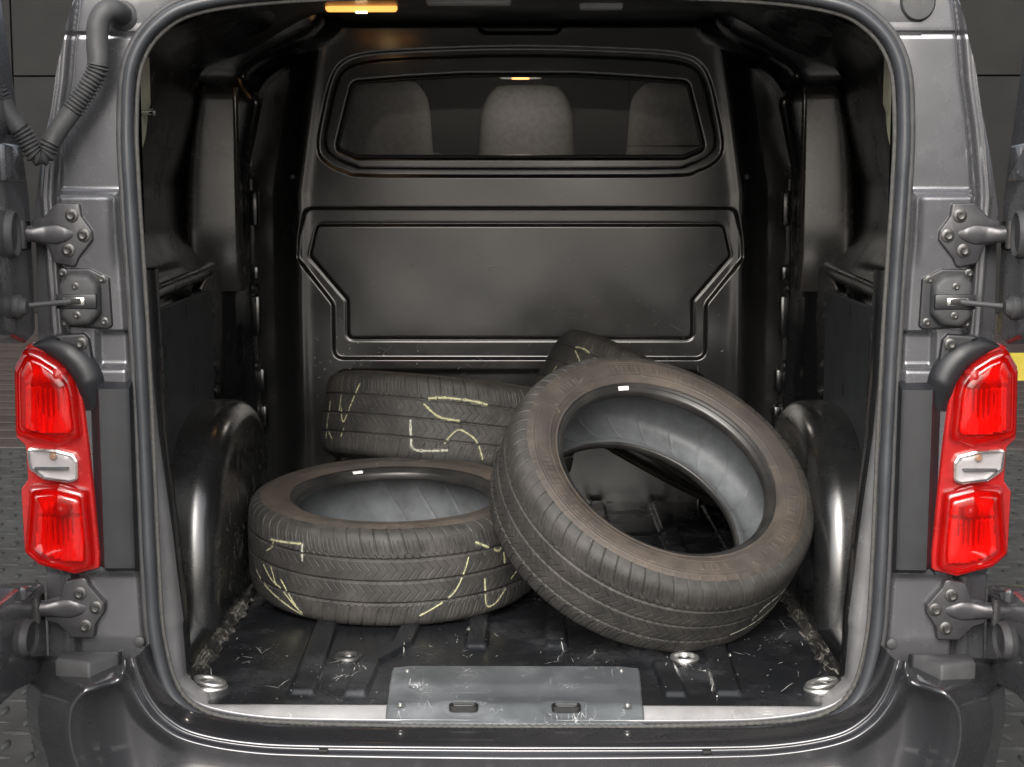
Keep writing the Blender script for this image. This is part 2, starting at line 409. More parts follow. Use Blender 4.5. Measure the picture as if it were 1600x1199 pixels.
FF = (lf[None] + (np.arange(len(rest)) * len(lv))[:, None, None]).reshape(-1, 4)
o = mk('tread_lugs', np.stack([VX, VY, VZ], -1).reshape(-1, 3), FF, lugm, ground); o['kind'] = 'stuff'
wood = gridmesh('wood_floor', np.array([[(x, y, GZ - .03) for y in (6.7, 40)] for x in (-40, 40)]), M['dark'], flip=True)
tag(wood, 'brown wooden plank floor beyond the steel plates', 'floor', None, 'structure')
wm = simple('brown_planks', (.028, .021, .017), .5, 0, 0, .4, 1.6)
pm = box('plank', -9, 9, 0, .33, -.03, .002, wm, wood, .004); pm.location = (0, 6.71, GZ)
for k in range(1, 30):
    o = pm.copy(); COL.objects.link(o); o.parent = wood; o.location = (.4 * (k % 3), 6.71 + k * .34, GZ)
fm = box('floor_marking', 3.9, 9, 10.1, 12.2, GZ + .003, GZ + .008, simple('yellow_paint', (.42, .34, .04), .5), None, 0)
tag(fm, 'yellow painted band on the floor behind the van', 'marking', None, 'structure')
wall = box('back_wall', -16, 16, 17, 17.3, GZ - .03, 7, simple('dark_wall_backing', (.006, .006, .006), .9, spec=.1), None, 0)
tag(wall, 'dark grey panelled wall behind the van', 'wall', None, 'structure')
wpm = simple('dark_wall_panel', (.017, .0168, .0165), .8, 0, 0, .15, 1.2, spec=.12); wpm2 = simple('charcoal_wall_panel', (.013, .0128, .0126), .8, 0, 0, .15, 1.2, spec=.1); wpm3 = simple('black_wall_panel', (.0035, .0034, .0033), .9, 0, 0, .15, 1.2, spec=.02)
wpa = box('wall_panel', -1.24, 1.24, 16.95, 17.0, 0, 2.88, wpm2, wall, .008); wpb = box('wall_panel', -1.24, 1.24, 16.95, 17.0, 0, 2.88, wpm, wall, .008)
wpc = box('wall_panel', -1.24, 1.24, 16.95, 17.0, 0, 2.88, wpm3, wall, .008); wpc.location = (0, 0, GZ)
wpa.location = (-15, 0, GZ); wpb.location = (-15, 0, GZ + 2.9)
for k in range(1, 13):
    for q, zz in ((wpa, GZ), (wpb, GZ + 2.9)):
        if k == 6 and q is wpa: continue
        o = (wpc if q is wpa and 4 < k < 8 else q).copy(); COL.objects.link(o); o.parent = wall; o.location = (-15 + 2.5 * k, 0, zz)

# ------------------------------------------------------------------ the van
van = bpy.data.objects.new('van', None); COL.objects.link(van); van.location = (0, 0, 0)
tag(van, 'dark grey panel van with both rear doors open onto its scuffed black load bay', 'van')

zs_ = np.array([-.2, -.03, -.006, .042, .137, .255, .487, .715, .939, 1.049, 1.158, 1.223, 1.261, 1.285, 1.30, 1.4])
xi_ = -np.array([.45, .47, .562, .621, .645, .650, .654, .658, .666, .669, .656, .612, .533, .42, .20, .10])
xin = lambda z: np.interp(z, zs_, xi_)
zo_ = np.array([-.3, .3, .69, .826, .905, .995, 1.072, 1.16, 1.27, 1.45]); xo_ = -np.array([.86, .86, .855, .852, .852, .835, .815, .798, .769, .70])
xout = lambda z: np.interp(z, zo_, xo_)

# door seal: bulb swept round the opening, plus its knurled edge
half = catmull([(0, -.036), (-.25, -.034), (-.469, -.025), (-.562, -.008), (-.617, .040), (-.643, .135), (-.650, .255), (-.654, .487), (-.659, .715), (-.667, .939), (-.668, 1.06), (-.656, 1.158), (-.612, 1.223), (-.533, 1.260), (-.35, 1.279), (0, 1.288)], 14)
full = np.vstack([half, (half * [-1, 1])[::-1][1:-1]])
SP, _ = resample(full, 700, True)
path = np.stack([SP[:, 0], np.full(len(SP), -.012), SP[:, 1]], 1)
sec = np.array([(-1.25, -.5), (-1.15, .2), (-.7, .75), (0, .95), (.6, .7), (1.0, .25), (1.05, -.5)])     # U = inwards... up=+y
sec = np.array([(math.cos(a) * (1.0), math.sin(a) * 1.0) for a in np.linspace(0, 2 * math.pi, 16, endpoint=False)])
sec[:, 0] *= 1.35
qq = np.arange(700); seal = sweep('door_seal', path, .0108 * (1 + .035 * np.sin(qq * .11) * np.sin(qq * .043 + 1) + .03 * np.sin(qq * .31)), closed=True, sec=sec, mat=M['seal'], parent=van, up=(0, 1, 0))
cen = np.array([0, .62]); inn = SP + (cen - SP) / np.linalg.norm(cen - SP, axis=1)[:, None] * .0
nrm = np.roll(SP, -1, 0) - np.roll(SP, 1, 0); nrm = np.stack([-nrm[:, 1], nrm[:, 0]], 1); nrm /= np.linalg.norm(nrm, axis=1)[:, None]
if ((cen - SP) * nrm).sum() < 0: nrm = -nrm
IP, _ = resample(SP + nrm * .0145, 1400, True)
sweep('ribbed_edge', np.stack([IP[:, 0], np.full(len(IP), -.006), IP[:, 1]], 1), np.where((np.arange(1400) % 4 < 2) & (IP[:, 1] < .06), .0050, .0038), 8, True, M['sealtrim'], seal)
OP, _ = resample(SP - nrm * .016, 500, True)
sweep('seal_lip', np.stack([OP[:, 0], np.full(len(OP), -.001), OP[:, 1]], 1), .0065, 8, True, M['plastic2'], seal)

# door surround: left half modelled, right half mirrored
def jamb(mirror):
    zz = np.linspace(-.12, 1.42, 420); uu = np.linspace(0, 1, 90)
    Z, U = np.meshgrid(zz, uu, indexing='ij')
    XI = xin(Z) + .004; XO = xout(Z)
    X = XI + (XO - XI) * U
    Y = np.full(X.shape, .012)
    xg = np.interp(Z, [.0, .69, .93, .961, 1.05, 1.127, 1.204, 1.3], [-.795, -.795, -.805, -.802, -.791, -.777, -.768, -.752])
    Y += .016 * np.exp(-((X - xg) / .006) ** 2)                                  # groove
    Y += ss(-(X - xg), .004, .012) * .003 + np.maximum(0, xg - X - .012) * .30
    Y -= .004 * np.exp(-((X - xg + .022) / .004) ** 2)                            # bead on the rim
    lo = ss(Z, .945, .928)                                                        # ledge, lower part stands proud
    Y -= .026 * lo * ss(X, xg + .002, xg + .018) * ss(-(X - xin(Z)), .012, .03)
    Y -= .007 * np.exp(-((X + .694) / .006) ** 2) * ss(Z, .80, .88) * ss(Z, .935, .92)
    lo2 = ss(Z, .640, .625)
    pocket = ss(Z, .700, .690) * ss(X, -.738, -.728) * (1 - lo2) * ss(-(X - xin(Z)), .010, .018)
    Y -= -.016 * pocket
    Y += .010 * ss(Z, .27, .25)
    seam = np.exp(-((Z - 1.209) / .003) ** 2); Y += .004 * seam
    Y -= .004 * ss(Z, 1.209, 1.213) * ss(X, -.80, -.77)
    Y += .0016 * np.sin(Z * 23 + X * 31) * ss(Z, 1.215, 1.23) * ss(-(X - xg), 0, .01) * 2
    Y += ss(U, .965, 1.0) * .03
    gridmesh('door_pillar', np.stack([X, Y, Z], -1), M['paint'], van, mirror=mirror, flip=False, sharp=50)
    # roof corner sealer patch
    # inner return of the opening, pale paint
    zz = np.linspace(-.03, 1.33, 160); P = []
    for z in zz:
        x = float(xin(max(z, -.004))); f_ = float(np.interp(z, [0, .06, .15, .3, .5, .7], [.0, .012, .030, .022, .008, .0])); b0 = float(np.interp(z, [0, .3, .5, .75, .9], [.08, .07, .05, .035, .03]))
        P.append([(x - .004, .004, z), (x + .002, .014, z), (x + .002 + f_ * .5, .014 + b0 * .5, z), (x + f_, .014 + b0, z), (x + f_ - .004, .020 + b0, z), (x - .03, .028 + b0, z)])
    gridmesh('opening_return', np.array(P), M['return'], van, mirror=mirror, flip=True)
for m in (False, True): jamb(m)

# header above the opening and sill below
hx = np.linspace(-.70, .70, 120)
top = np.interp(hx, half[::-1, 0][np.argsort(half[::-1, 0])] if False else np.sort(SP[SP[:, 1] > .7][:, 0]), SP[SP[:, 1] > .7][np.argsort(SP[SP[:, 1] > .7][:, 0])][:, 1])
P = [[(x, .014, max(t, 1.2) + .004), (x, .005, max(t, 1.2) + .04), (x, .02, 1.44), (x, .06, 1.475)] for x, t in zip(hx, top)]
gridmesh('header_panel', np.array(P), M['paint'], van, flip=True)
P = []
for x in np.linspace(-.66, .66, 160):
    ax = abs(x); zb = float(np.interp(ax, [0, .47, .562, .617, .66], [-.030, -.022, -.004, .044, .12]))
    lim = 0.0 if ax < .60 else (ax - .6) * .6
    P.append([(x, -.004, zb - .01), (x, .012, zb - .002), (x, .03, min(zb + .012, .0) if ax < .56 else zb + .004), (x, .055, max(-.003, zb * .5)), (x, .075, -.004)])
gridmesh('sill', np.array(P), M['return'], van, flip=True)

# cargo floor, pressed ribs
xs = np.linspace(-.655, .655, 440); ys = np.concatenate([np.linspace(.055, .75, 260), np.linspace(.755, 2.0, 120)])
X, Y = np.meshgrid(xs, ys, indexing='ij')
Z = np.zeros_like(X)
def rib(pts, w=.030, h=.013):
    global Z
    p0, p1 = np.array(pts[0]), np.array(pts[1]); e_ = (p0 - p1) / np.linalg.norm(p1 - p0)
    d = dline([tuple(p0 + e_ * .08)] + list(pts), X, Y); Z = np.maximum(Z, h * ss(d, w, w * .62) * ss(Y, p0[1] - .015, p0[1] + .002))
for s in (-1, 1):
    rib([(s * .40, .112), (s * .412, .55), (s * .415, 1.9)])
    rib([(s * .30, .105), (s * .293, .30), (s * .238, .43), (s * .23, .55), (s * .23, 1.9)], .026)
    rib([(s * .083, .415), (s * .083, 1.9)], .027)
    rib([(s * .56, .75), (s * .56, 1.9)], .02, .008)
for yb in (1.25, 1.5): Z = Z - .006 * np.exp(-((Y - yb) / .012) ** 2)
for s in (-1, 1):
    d = np.hypot(X - s * .341, Y - .353); Z = np.where(d < .034, -.010 * ss(d, .029, .022), Z)
Z += .0012 * np.sin(X * 9 + 1) * np.sin(Y * 7)
FZ = Z
cf = gridmesh('cargo_floor', np.stack([X, Y, Z], -1), M['floor'], van, flip=True)
box('floor_underside', -.66, .66, .06, 3.2, -.09, -.03, M['dark'], van, 0)
for s, mt in ((-1, M['bolt']), (1, M['galv'])):
    lathe('lashing_ring', [(.0205, -.004), (.0215, .003), (.0245, .0045), (.0285, .003), (.030, -.002)], mt, cf, 40, (s * .341, .353, .001), 'Z')
    lathe('lashing_cup', [(.0215, -.002), (.020, -.007), (.010, -.0085), (.004, -.007), (.003, -.004), (1e-4, -.003)], M['black'], cf, 32, (s * .341, .353, .001), 'Z')
# raised dirty edges along the floor sides
for mr in (False, True):
    yy = np.linspace(.06, 1.95, 260); tt = np.linspace(0, 1, 9); P = []
    for y in yy:
        w = .024 + .004 * math.sin(y * 40) + .003 * math.sin(y * 97); x0 = -.632
        P.append([(x0 + t * w, y, .020 * (1 - t) ** 1.5 + .007 * math.exp(-((t - .45) / .16) ** 2) + .0015 * math.sin(y * 160 + t * 9) * (1 - t) + .0012) for t in tt])
    gridmesh('floor_edge', np.array(P), M['seam'], cf, mirror=mr, flip=False)
    # folding lashing eye near the sill
    e = bpy.data.objects.new('lashing_eye', None)
    a = np.linspace(0, 2 * math.pi, 40, endpoint=False)
    pts = np.stack([-.582 + .027 * np.cos(a) - .006 * np.sin(a), .150 + .024 * np.sin(a), .012 - .004 * np.cos(a)], 1)
    ey = sweep('lashing_eye', pts, .0052, 10, True, M['galv'], cf, mr)
    P = [[(-.582 + r * math.cos(q), .150 + r * .75 * math.sin(q), h) for q in np.linspace(0, 2 * math.pi, 24, endpoint=False)] for r, h in ((.035, -.002), (.034, .004), (.029, .007), (.016, .008), (.012, .012), (.006, .013), (1e-4, .013))]
    gridmesh('eye_base', np.array(P), M['galv'], cf, wv=True, flip=True, mirror=mr)

# striker plate on the sill
pl = roundpoly([(-.235, -.004), (.235, -.004), (.243, .268), (-.246, .268)], .016, 6)
xs = np.linspace(-.25, .25, 170); ys = np.linspace(-.004, .27, 100); X, Y = np.meshgrid(xs, ys, indexing='ij')
wd = np.interp(Y, [-.004, .268], [.235, .2445]); X = X / .25 * wd
Zp = .0055 + .003 * ss(Y, .12, .16) - .022 * ss(Y, .05, -.004) - .003 * ss(np.abs(X), .20, .235)
Zp -= .004 * np.exp(-((Y - .10) / .035) ** 2) * ss(np.abs(X), .17, .1)
for s in (-1, 1): Zp -= .004 * ss(np.hypot((X - s * .094) / 1.9, (Y - .036)), .03, .015)
Zp -= .004 * ss(np.hypot(X + .189, Y - .144), .016, .008)
edge = np.minimum(np.minimum(wd - np.abs(X), .27 - Y), Y + .004); cor = np.hypot(np.maximum(np.abs(X) - (wd - .016), 0), np.maximum(Y - .254, 0))
Zp -= .0065 * ss(edge, .0035, 0) + .03 * (cor > .017)
sp = gridmesh('striker_plate', np.stack([X, Y, Zp], -1), M['plate'], van, flip=True)
for s in (-1, 1):
    ol = roundpoly([(s * .094 - .0265, .024), (s * .094 + .0265, .024), (s * .094 + .0265, .050), (s * .094 - .0265, .050)], .009, 5)
    rings('latch_slot', ol, [(0, -.004), (0, .0045), (.002, .006), (.0045, .006), (.006, .003), (.008, -.006)], M['dark'], sp, False, 'XY', .0)
    rings('striker_lip', roundpoly([(s * .094 - .019, .028), (s * .094 + .019, .028), (s * .094 + .019, .038), (s * .094 - .019, .038)], .003, 3), [(0, .0), (0, .004), (.002, .006)], M['chrome'], sp, False, 'XY', .0)
for x, y in ((-.211, .232), (-.209, .03), (.207, .236), (.206, .03)):
    bolt((x, y, .006), sp, .0042, name='screw', axis='Z', mat=M['galv'])
lathe('drain_hole', [(.014, .0), (.013, .003), (.010, .001), (.007, -.004), (1e-4, -.004)], M['dark'], sp, 24, (-.189, .144, .003), 'Z')

# ------------------------------------------------------------------ side walls and wheel arches
UP = np.array([(.10, -.668), (.20, -.745), (.28, -.765), (.295, -.775), (.31, -.85), (.36, -.885), (.7, -.905), (1.5, -.918), (1.585, -.918), (1.605, -.908), (1.618, -.88), (1.628, -.84), (1.638, -.80), (1.648, -.780), (1.67, -.772), (1.74, -.770), (1.77, -.785), (1.80, -.805), (2.06, -.82)])
LO = np.array([(.10, -.668), (.20, -.685), (.26, -.695), (.30, -.72), (.34, -.80), (1.40, -.83), (1.60, -.825), (1.70, -.80), (1.80, -.80), (2.06, -.80)])
def sidewall(mirror):
    yy = np.concatenate([np.linspace(.10, .40, 60), np.linspace(.41, 1.5, 50), np.linspace(1.51, 2.06, 110)])
    zz = np.linspace(-.03, 1.44, 230); Yg, Zg = np.meshgrid(yy, zz, indexing='ij')
    k = np.ones(5) / 5
    sm = lambda v: np.convolve(np.pad(v, 2, 'edge'), k, 'valid')
    xu = sm(np.interp(yy, UP[:, 0], UP[:, 1]))[:, None]; xl = sm(np.interp(yy, LO[:, 0], LO[:, 1]))[:, None]
    t = ss(Zg, .66, .84); Xg = xl + (xu - xl) * t
    Xg = Xg + np.maximum(0, Zg - .95) * .22 * ss(Yg, .2, .4) + .0
    Xg = Xg + ss(Zg, 1.20, 1.40) ** 1.5 * .20 * ss(Yg, .1, .5)
    Xg = Xg - .07 * ss(Zg, 1.17, 1.27) * ss(Yg, 1.5, 1.6) * ss(Yg, 1.9, 1.75)
    Xg = Xg - .012 * np.exp(-((Zg - .74) / .01) ** 2) * ss(Yg, .4, .5) * ss(Yg, 1.4, 1.2)
    gridmesh('side_wall', np.stack([Xg, Yg, Zg], -1), M['black'], van, mirror=mirror, flip=False)
    # pale primer strip behind the seal with a chrome pin
    P = [[(-.708 - .02 * (y - .17) + .006 * (z > 1.1), y, z) for z in np.linspace(1.0, 1.19, 12)] for y in np.linspace(.165, .275 , 8)]
    for i, row in enumerate(P):
        for j in range(12):
            x, y, z = row[j]; f = math.sin(math.pi * j / 11) ** .5 if j < 6 else 1
            row[j] = (x + .010, .165 + (y - .165) * max(.15, f), z)
    st = gridmesh('primer_strip', np.array(P), M['olive'], van, mirror=mirror)
    if not mirror:
        lathe('pin', [(.0001, .024), (.006, .024), (.0075, .022), (.0075, .014), (.005, .013), (.005, .0), (.009, -.002)][::-1], M['chrome'], st, 20, (-.698, .222, 1.085), 'X')
    # moulded grey pillar trim facing the doors, lightened and bent for a lit strip
    P = []
    for z in np.linspace(.66, 1.215, 46):
        xl = float(np.interp(z, [.66, .80, 1.0, 1.1, 1.2], [-.918, -.915, -.905, -.892, -.868])); row = []
        for u in np.linspace(0, 1, 22):
            y = 1.560 + .022 * u + .03 * (1 - u) ** 14 + .55 * max(0, .84 - z) ** 1.6 + 1.2 * max(0, z - 1.19) ** 1.2
            row.append((xl + (-.772 - xl) * u, y, z))
        row += [(-.770, 1.012 * row[-1][1], z), (-.772, 1.06 * row[-1][1], z)]
        P.append(row)
    gridmesh('pillar_trim', np.array(P), M['pillar'], van, mirror=mirror, flip=False)
    # flat lower board with bar above it
    bp = roundpoly([(.28, .695), (1.06, .700), (1.06, .42), (.60, .36), (.28, .28)], .012, 3)
    bo = rings('trim_board', bp, [(0, -.006), (0, 0), (.002, .0015)], M['panel'], van, mirror, 'YZ', -.742)
    for y, z in ((.76, .675), (.82, .49), (.55, .60)):
        rings('board_hole', roundpoly([(y - .006, z - .015), (y + .006, z - .015), (y + .006, z + .015), (y - .006, z + .015)], .005, 3), [(0, .0016), (.0015, .0024), (.003, .0022)], M['dark'], bo, mirror, 'YZ', -.742)
    sweep('rail', catmull([(-.75, .34, .722), (-.765, .7, .728), (-.775, 1.1, .735), (-.79, 1.3, .74)], 10), .016, 12, False, M['black'], van, mirror)
    bd = rings('pillar_bracket', roundpoly([(1.08, .70), (1.20, .735), (1.34, .74), (1.36, .60), (1.30, .42), (1.08, .45)], .02, 4), [(0, -.02), (0, 0), (.004, .003)], M['black'], van, mirror, 'YZ', -.775)
    for y, z in ((1.20, .655), (1.21, .625), (1.23, .50), (1.25, .43)): bolt((-.772, y, z), bd, .007, mirror, axis='X')
    # black edge trim beside the opening
    P = []
    for z in np.linspace(0, .80, 60):
        o_ = float(np.interp(z, [0, .3, .5, .8], [.085, .078, .06, .045])); xx = float(np.interp(z, [0, .15, .3, .5, .8], [-.612, -.616, -.628, -.642, -.648]))
        P.append([(xx - .016, o_ + .004, z), (xx - .006, o_ + .006, z), (xx, o_ + .02, z), (xx - .001, o_ + .06, z), (xx - .008, o_ + .08, z), (-.69, o_ + .09, z)])
    et = gridmesh('edge_trim', np.array(P), M['black'], van, mirror=mirror, flip=True)
    for z in (.285, .60): lathe('trim_hole', [(.005, .0003), (.004, .0012), (1e-4, .001)], M['dark'], et, 14, (-.627 - .02 * (z > .5), .13 - z * .05, z), 'X', mirror)
    # bulkhead-side flange with tabs and clips
    fl = rings('flange', roundpoly([(1.80, 1.12), (1.84, 1.12), (1.85, .90), (1.87, .80), (1.84, .74), (1.84, .66), (1.87, .55), (1.90, .42), (1.93, .30), (1.93, .05), (1.86, .05), (1.86, .30), (1.83, .42), (1.80, .55), (1.79, .66), (1.79, .75), (1.80, .82)], .012, 3), [(0, -.03), (0, 0), (.003, .003)], M['black'], van, mirror, 'YZ', -.775)
    for y, z, h in ((1.80, .885, .05), (1.80, .70, .022), (1.81, .575, .06), (1.87, .38, .035), (1.90, .27, .03)):
        box('flange_tab', -.775, -.752, y, y + .05, z - h, z + h, M['black'], fl, .006, mirror)
    for y, z in ((1.82, .985), (1.83, .655), (1.86, .425)): bolt((-.772, y, z), fl, .010, mirror, axis='X', name='clip')
    # wheel arch
    R0, yc, zc, c = .49, .865, -.03, .06
    ang = np.linspace(RAD(2), RAD(178), 110); cs = [(0.02, 0)] + [(R0 - c + c * math.sin(q), -c + c * math.cos(q)) for q in np.linspace(0, math.pi / 2, 14)] + [(R0 + .0, -.25)]
    P = []
    for a in ang:
        row = []
        for r, dx in cs:
            rr = r * (1 + .03 * math.sin(3 * a + .4) * (r / R0)); row.append((-.628 + dx, yc - rr * math.copysign(abs(math.cos(a)) ** .8, math.cos(a)) * .82, zc + rr * math.sin(a) ** .8))
        P.append(row)
    wa = gridmesh('wheel_arch', np.array(P), M['arch'], van, mirror=mirror, flip=True)
    # vertical lower liner between arch and bulkhead
for m in (False, True): sidewall(m)
for mr in (False, True):
    P = [[(-.632, y, z) for z in np.linspace(-.01, .02, 3)] + [(-.66, y, .03), (-.80, y, .035)] for y in np.linspace(.16, 2.0, 40)]
    gridmesh('floor_ledge', np.array(P), M['black'], van, mirror=mr, flip=True)

# ------------------------------------------------------------------ bulkhead
def csmooth(p): return ccw(resample(catmull(p, 8, True), 160, True)[0])
WO = csmooth([(-.401, .977), (.401, .977), (.514, .989), (.578, 1.022), (.595, 1.07), (.577, 1.17), (.556, 1.25), (.528, 1.300), (.47, 1.328), (.33, 1.341), (0, 1.350), (-.33, 1.341), (-.47, 1.328), (-.528, 1.300), (-.556, 1.25), (-.577, 1.17), (-.595, 1.07), (-.578, 1.022), (-.514, .989)])
WO_ = roundpoly([(-.594, 1.05), (-.40, .977), (.40, .977), (.594, 1.05), (.555, 1.275), (.47, 1.322), (.33, 1.338), (.17, 1.348), (-.17, 1.348), (-.33, 1.338), (-.47, 1.322), (-.555, 1.275)], .05, 6)
WI = csmooth([(-.39, .999), (.39, .999), (.49, 1.008), (.556, 1.040), (.573, 1.08), (.556, 1.17), (.538, 1.24), (.515, 1.282), (.46, 1.305), (.33, 1.317), (0, 1.326), (-.33, 1.317), (-.46, 1.305), (-.515, 1.282), (-.538, 1.24), (-.556, 1.17), (-.573, 1.08), (-.556, 1.040), (-.49, 1.008)])
WI_ = roundpoly([(-.574, 1.057), (-.39, .999), (.39, .999), (.574, 1.057), (.537, 1.262), (.46, 1.300), (.33, 1.315), (.17, 1.324), (-.17, 1.324), (-.33, 1.315), (-.46, 1.300), (-.537, 1.262)], .042, 6)
WG = roundpoly([(-.537, 1.058), (-.48, 1.034), (.48, 1.034), (.537, 1.058), (.487, 1.247), (.33, 1.259), (.16, 1.268), (-.16, 1.268), (-.33, 1.259), (-.487, 1.247)], .022, 6)
RO = roundpoly([(-.66, .735), (-.556, .60), (-.556, .436), (.553, .436), (.553, .60), (.660, .735), (.655, .80), (.635, .884), (-.635, .884), (-.655, .80)], .032, 6)
RI = roundpoly([(-.622, .742), (-.512, .612), (-.512, .497), (.512, .497), (.512, .612), (.622, .742), (.60, .834), (-.60, .834)], .018, 5)
LR = roundpoly([(-.55, -.05), (.55, -.05), (.55, .40), (-.55, .40)], .04, 6)
xs = np.linspace(-.83, .83, 470); zs = np.linspace(-.02, 1.44, 430); X, Z = np.meshgrid(xs, zs, indexing='ij')
ed = np.interp(Z, [0, .6, .93, 1.21, 1.41, 1.45], [.665, .668, .665, .625, .59, .58])
Y = np.full(X.shape, 1.945) + .06 * ss(np.abs(X), ed - .03, ed + .075)
Y += .05 * ss(Z, 1.405, 1.44)
Y -= .009 * np.exp(-((np.abs(X) - ed + .004) / .024) ** 2)
d = sdf(RO, X, Z); Y += .009 * ss(d, .004, -.006)
d2 = sdf(RI, X, Z); Y -= .006 * ss(d2, .003, -.005); Y += .003 * np.exp(-((d2 - .004) / .003) ** 2)
dO, dI, dG = sdf(WO, X, Z), sdf(WI, X, Z), sdf(WG, X, Z)
Y += .005 * ss(dO, .003, -.005); Y -= .0045 * ss(dI, .003, -.004); Y += .008 * ss(dG, .010, 0)
d = sdf(LR, X, Z); Y += .02 * ss(d, .006, -.010)
hn = sdf(roundpoly([(-.14, 1.45), (-.11, 1.39), (.11, 1.39), (.14, 1.45)], .02, 4), X, Z); Y += .02 * ss(hn, .004, -.006)
Y += .0015 * np.sin(X * 5) * np.sin(Z * 6) + .0007 * np.sin(X * 13 + 2 + Z * 4) * np.sin(Z * 11 + 1)
for (dx_, dz_, dr_) in ((.21, .62, .05), (-.33, .70, .07), (.05, .55, .04), (.42, .66, .05), (-.12, .60, .06)): Y += .0004 * np.exp(-((X - dx_) ** 2 + (Z - dz_) ** 2) / dr_ ** 2)
Y += (Z - .95) * .002
qd = .25 * (dG[:-1, :-1] + dG[1:, :-1] + dG[1:, 1:] + dG[:-1, 1:])
BY = Y
bk = gridmesh('bulkhead', np.stack([X, Y, Z], -1), M['bulk'], van, flip=False, keep=qd > -.002)
P2, _ = resample(WG, 300, True)
sweep('window_gasket', np.stack([P2[:, 0], 1.953 + 0 * P2[:, 1], P2[:, 1]], 1), .0055, 8, True, M['plastic'], bk)
pane = rings('window_pane', offset(ccw(WG), .001), [(0, 0), (0, .003)], M['glass'], bk, False, 'XZ', 1.962, capback=True)
for x in (-.672, .668): lathe('stud', [(.012, 0), (.011, .006), (.007, .010), (1e-4, .011)], M['plastic'], bk, 20, (x, 1.955, .975), '-Y')
# roof lining and lamps
xs = np.linspace(-.80, .80, 60); ys = np.linspace(.02, 2.05, 50)
P = [[(x * float(np.interp(y, [.02, .35], [.74, 1])), y, 1.425 - .13 * ss(np.array(abs(x)), .50, .82) - .08 * ss(np.array(y), .22, .02) + .004 * math.cos(y * 14)) for y in ys] for x in xs]
rl = gridmesh('roof_lining', np.array(P), M['head'], van)
def lamp(x, y, z, w, d, lit, par, nm='interior_lamp'):
    o = box(nm, x - w / 2, x + w / 2, y - d / 2, y + d / 2, z - .012, z + .01, M['steelwhite'] if not lit else M['lit'], par, .008, seg=3)
    return o
L1 = lamp(-.42, 1.54, 1.420, .19, .030, True, van); box('bulb', -.435, -.405, 1.530, 1.55, 1.4045, 1.409, M['lithot'], L1, .001)
L2 = lamp(.215, 1.50, 1.420, .115, .04, False, van)
L3 = lamp(-.13, 1.43, 1.424, .22, .04, False, van)  # plain white block for a blurred pale spot, not an identified lamp
ld = bpy.data.lights.new('lamp_glow', 'POINT'); ld.energy = .02; ld.color = (1, .6, .25); ld.shadow_soft_size = .03
lo = bpy.data.objects.new('lamp_glow', ld); COL.objects.link(lo); lo.location = (-.42, 1.50, 1.385)

# ------------------------------------------------------------------ cab
box('cab_rear_floor', -.8, .8, 2.07, 4.3, -.2, .0, M['dark'], van, .02)
for x0, x1, z1, zt in ((-.60, -.29, 1.288, 1.10), (-.145, .185, 1.272, 1.06), (.35, .66, 1.280, 1.14)):
    se = box('seat', x0 - (.06 if x0 < -.5 else 0), x1 + (.06 if x0 > .3 else .0), 2.50, 2.64, .10, zt - .03, M['seat'], van, .05, seg=4)
    P = []
    w = (x1 - x0) / 2; cx = (x0 + x1) / 2
    for t in np.linspace(0, 1, 14):
        z = zt - .06 + (z1 - zt + .06) * t
        f = (1 - max(0, (t - .55) / .45) ** 3 * .30) * (1 - .10 * t)
        dpt = .055 * (1 - max(0, (t - .7) / .3) ** 3 * .6)
        P.append([(cx + w * f * np.sign(math.cos(a)) * abs(math.cos(a)) ** .5, 2.55 + dpt * np.sign(math.sin(a)) * abs(math.sin(a)) ** .7, z) for a in np.linspace(0, 2 * math.pi, 36, endpoint=False)])
    P.append([(cx + (p[0] - cx) * .6, 2.55 + (p[1] - 2.55) * .5, z1 + .006) for p in P[-1]]); P.append([(cx, 2.55, z1 + .007)] * 36)
    gridmesh('headrest', np.array(P), M['seat'], se, wv=True, flip=True)
P = [[(x, y, np.interp(y, [2.0, 2.6, 3.25], [1.312, 1.328, 1.368]) - .05 * ss(np.array(abs(x)), .6, .8)) for y in np.linspace(2.04, 3.3, 14)] for x in np.linspace(-.8, .8, 40)]
cl = gridmesh('cab_headliner', np.array(P), M['liner'], van)
for mr in (False, True):
    sweep('windscreen_pillar', catmull([(-.60, 3.22, 1.36), (-.64, 3.45, 1.26), (-.72, 3.9, 1.02), (-.78, 4.2, .85)], 6), .035, 12, False, M['liner'], van, mr)
    box('cab_door', -.97, -.90, 2.3, 3.5, -.35, .80, M['paint_gloss'], van, .02, mr)
cb = box('cab_lamp', -.07, .07, 2.27, 2.37, 1.284, 1.330, M['liner'], van, .010); box('lamp_lens', -.028, .028, 2.265, 2.30, 1.279, 1.296, M['lit'], cb, .003)
l2 = bpy.data.lights.new('cab_lamp_glow', 'POINT'); l2.energy = .62; l2.color = (1, .93, .86); l2.shadow_soft_size = .05
o2 = bpy.data.objects.new('cab_lamp_glow', l2); COL.objects.link(o2); o2.location = (0, 2.22, 1.25)
box('rear_view_mirror', -.09, .05, 3.20, 3.23, 1.27, 1.31, M['plastic'], van, .01)
P = [[(x, y, .80 + .24 * ss(np.array(y), 3.45, 3.62) - .10 * ss(np.array(y), 3.9, 4.2) + .05 * math.exp(-((x + .42) / .16) ** 2) * math.exp(-((y - 3.66) / .12) ** 2)) for y in np.linspace(3.4, 4.25, 30)] for x in np.linspace(-.8, .8, 60)]
gridmesh('dashboard', np.array(P), M['dash'], van, flip=True)
a = np.linspace(0, 2 * math.pi, 48, endpoint=False)
sweep('steering_wheel', np.stack([-.42 + .18 * np.cos(a), 3.30 - .18 * np.sin(a) * .45, .92 + .18 * np.sin(a) * .85], 1), .014, 10, True, M['plastic2'], van)
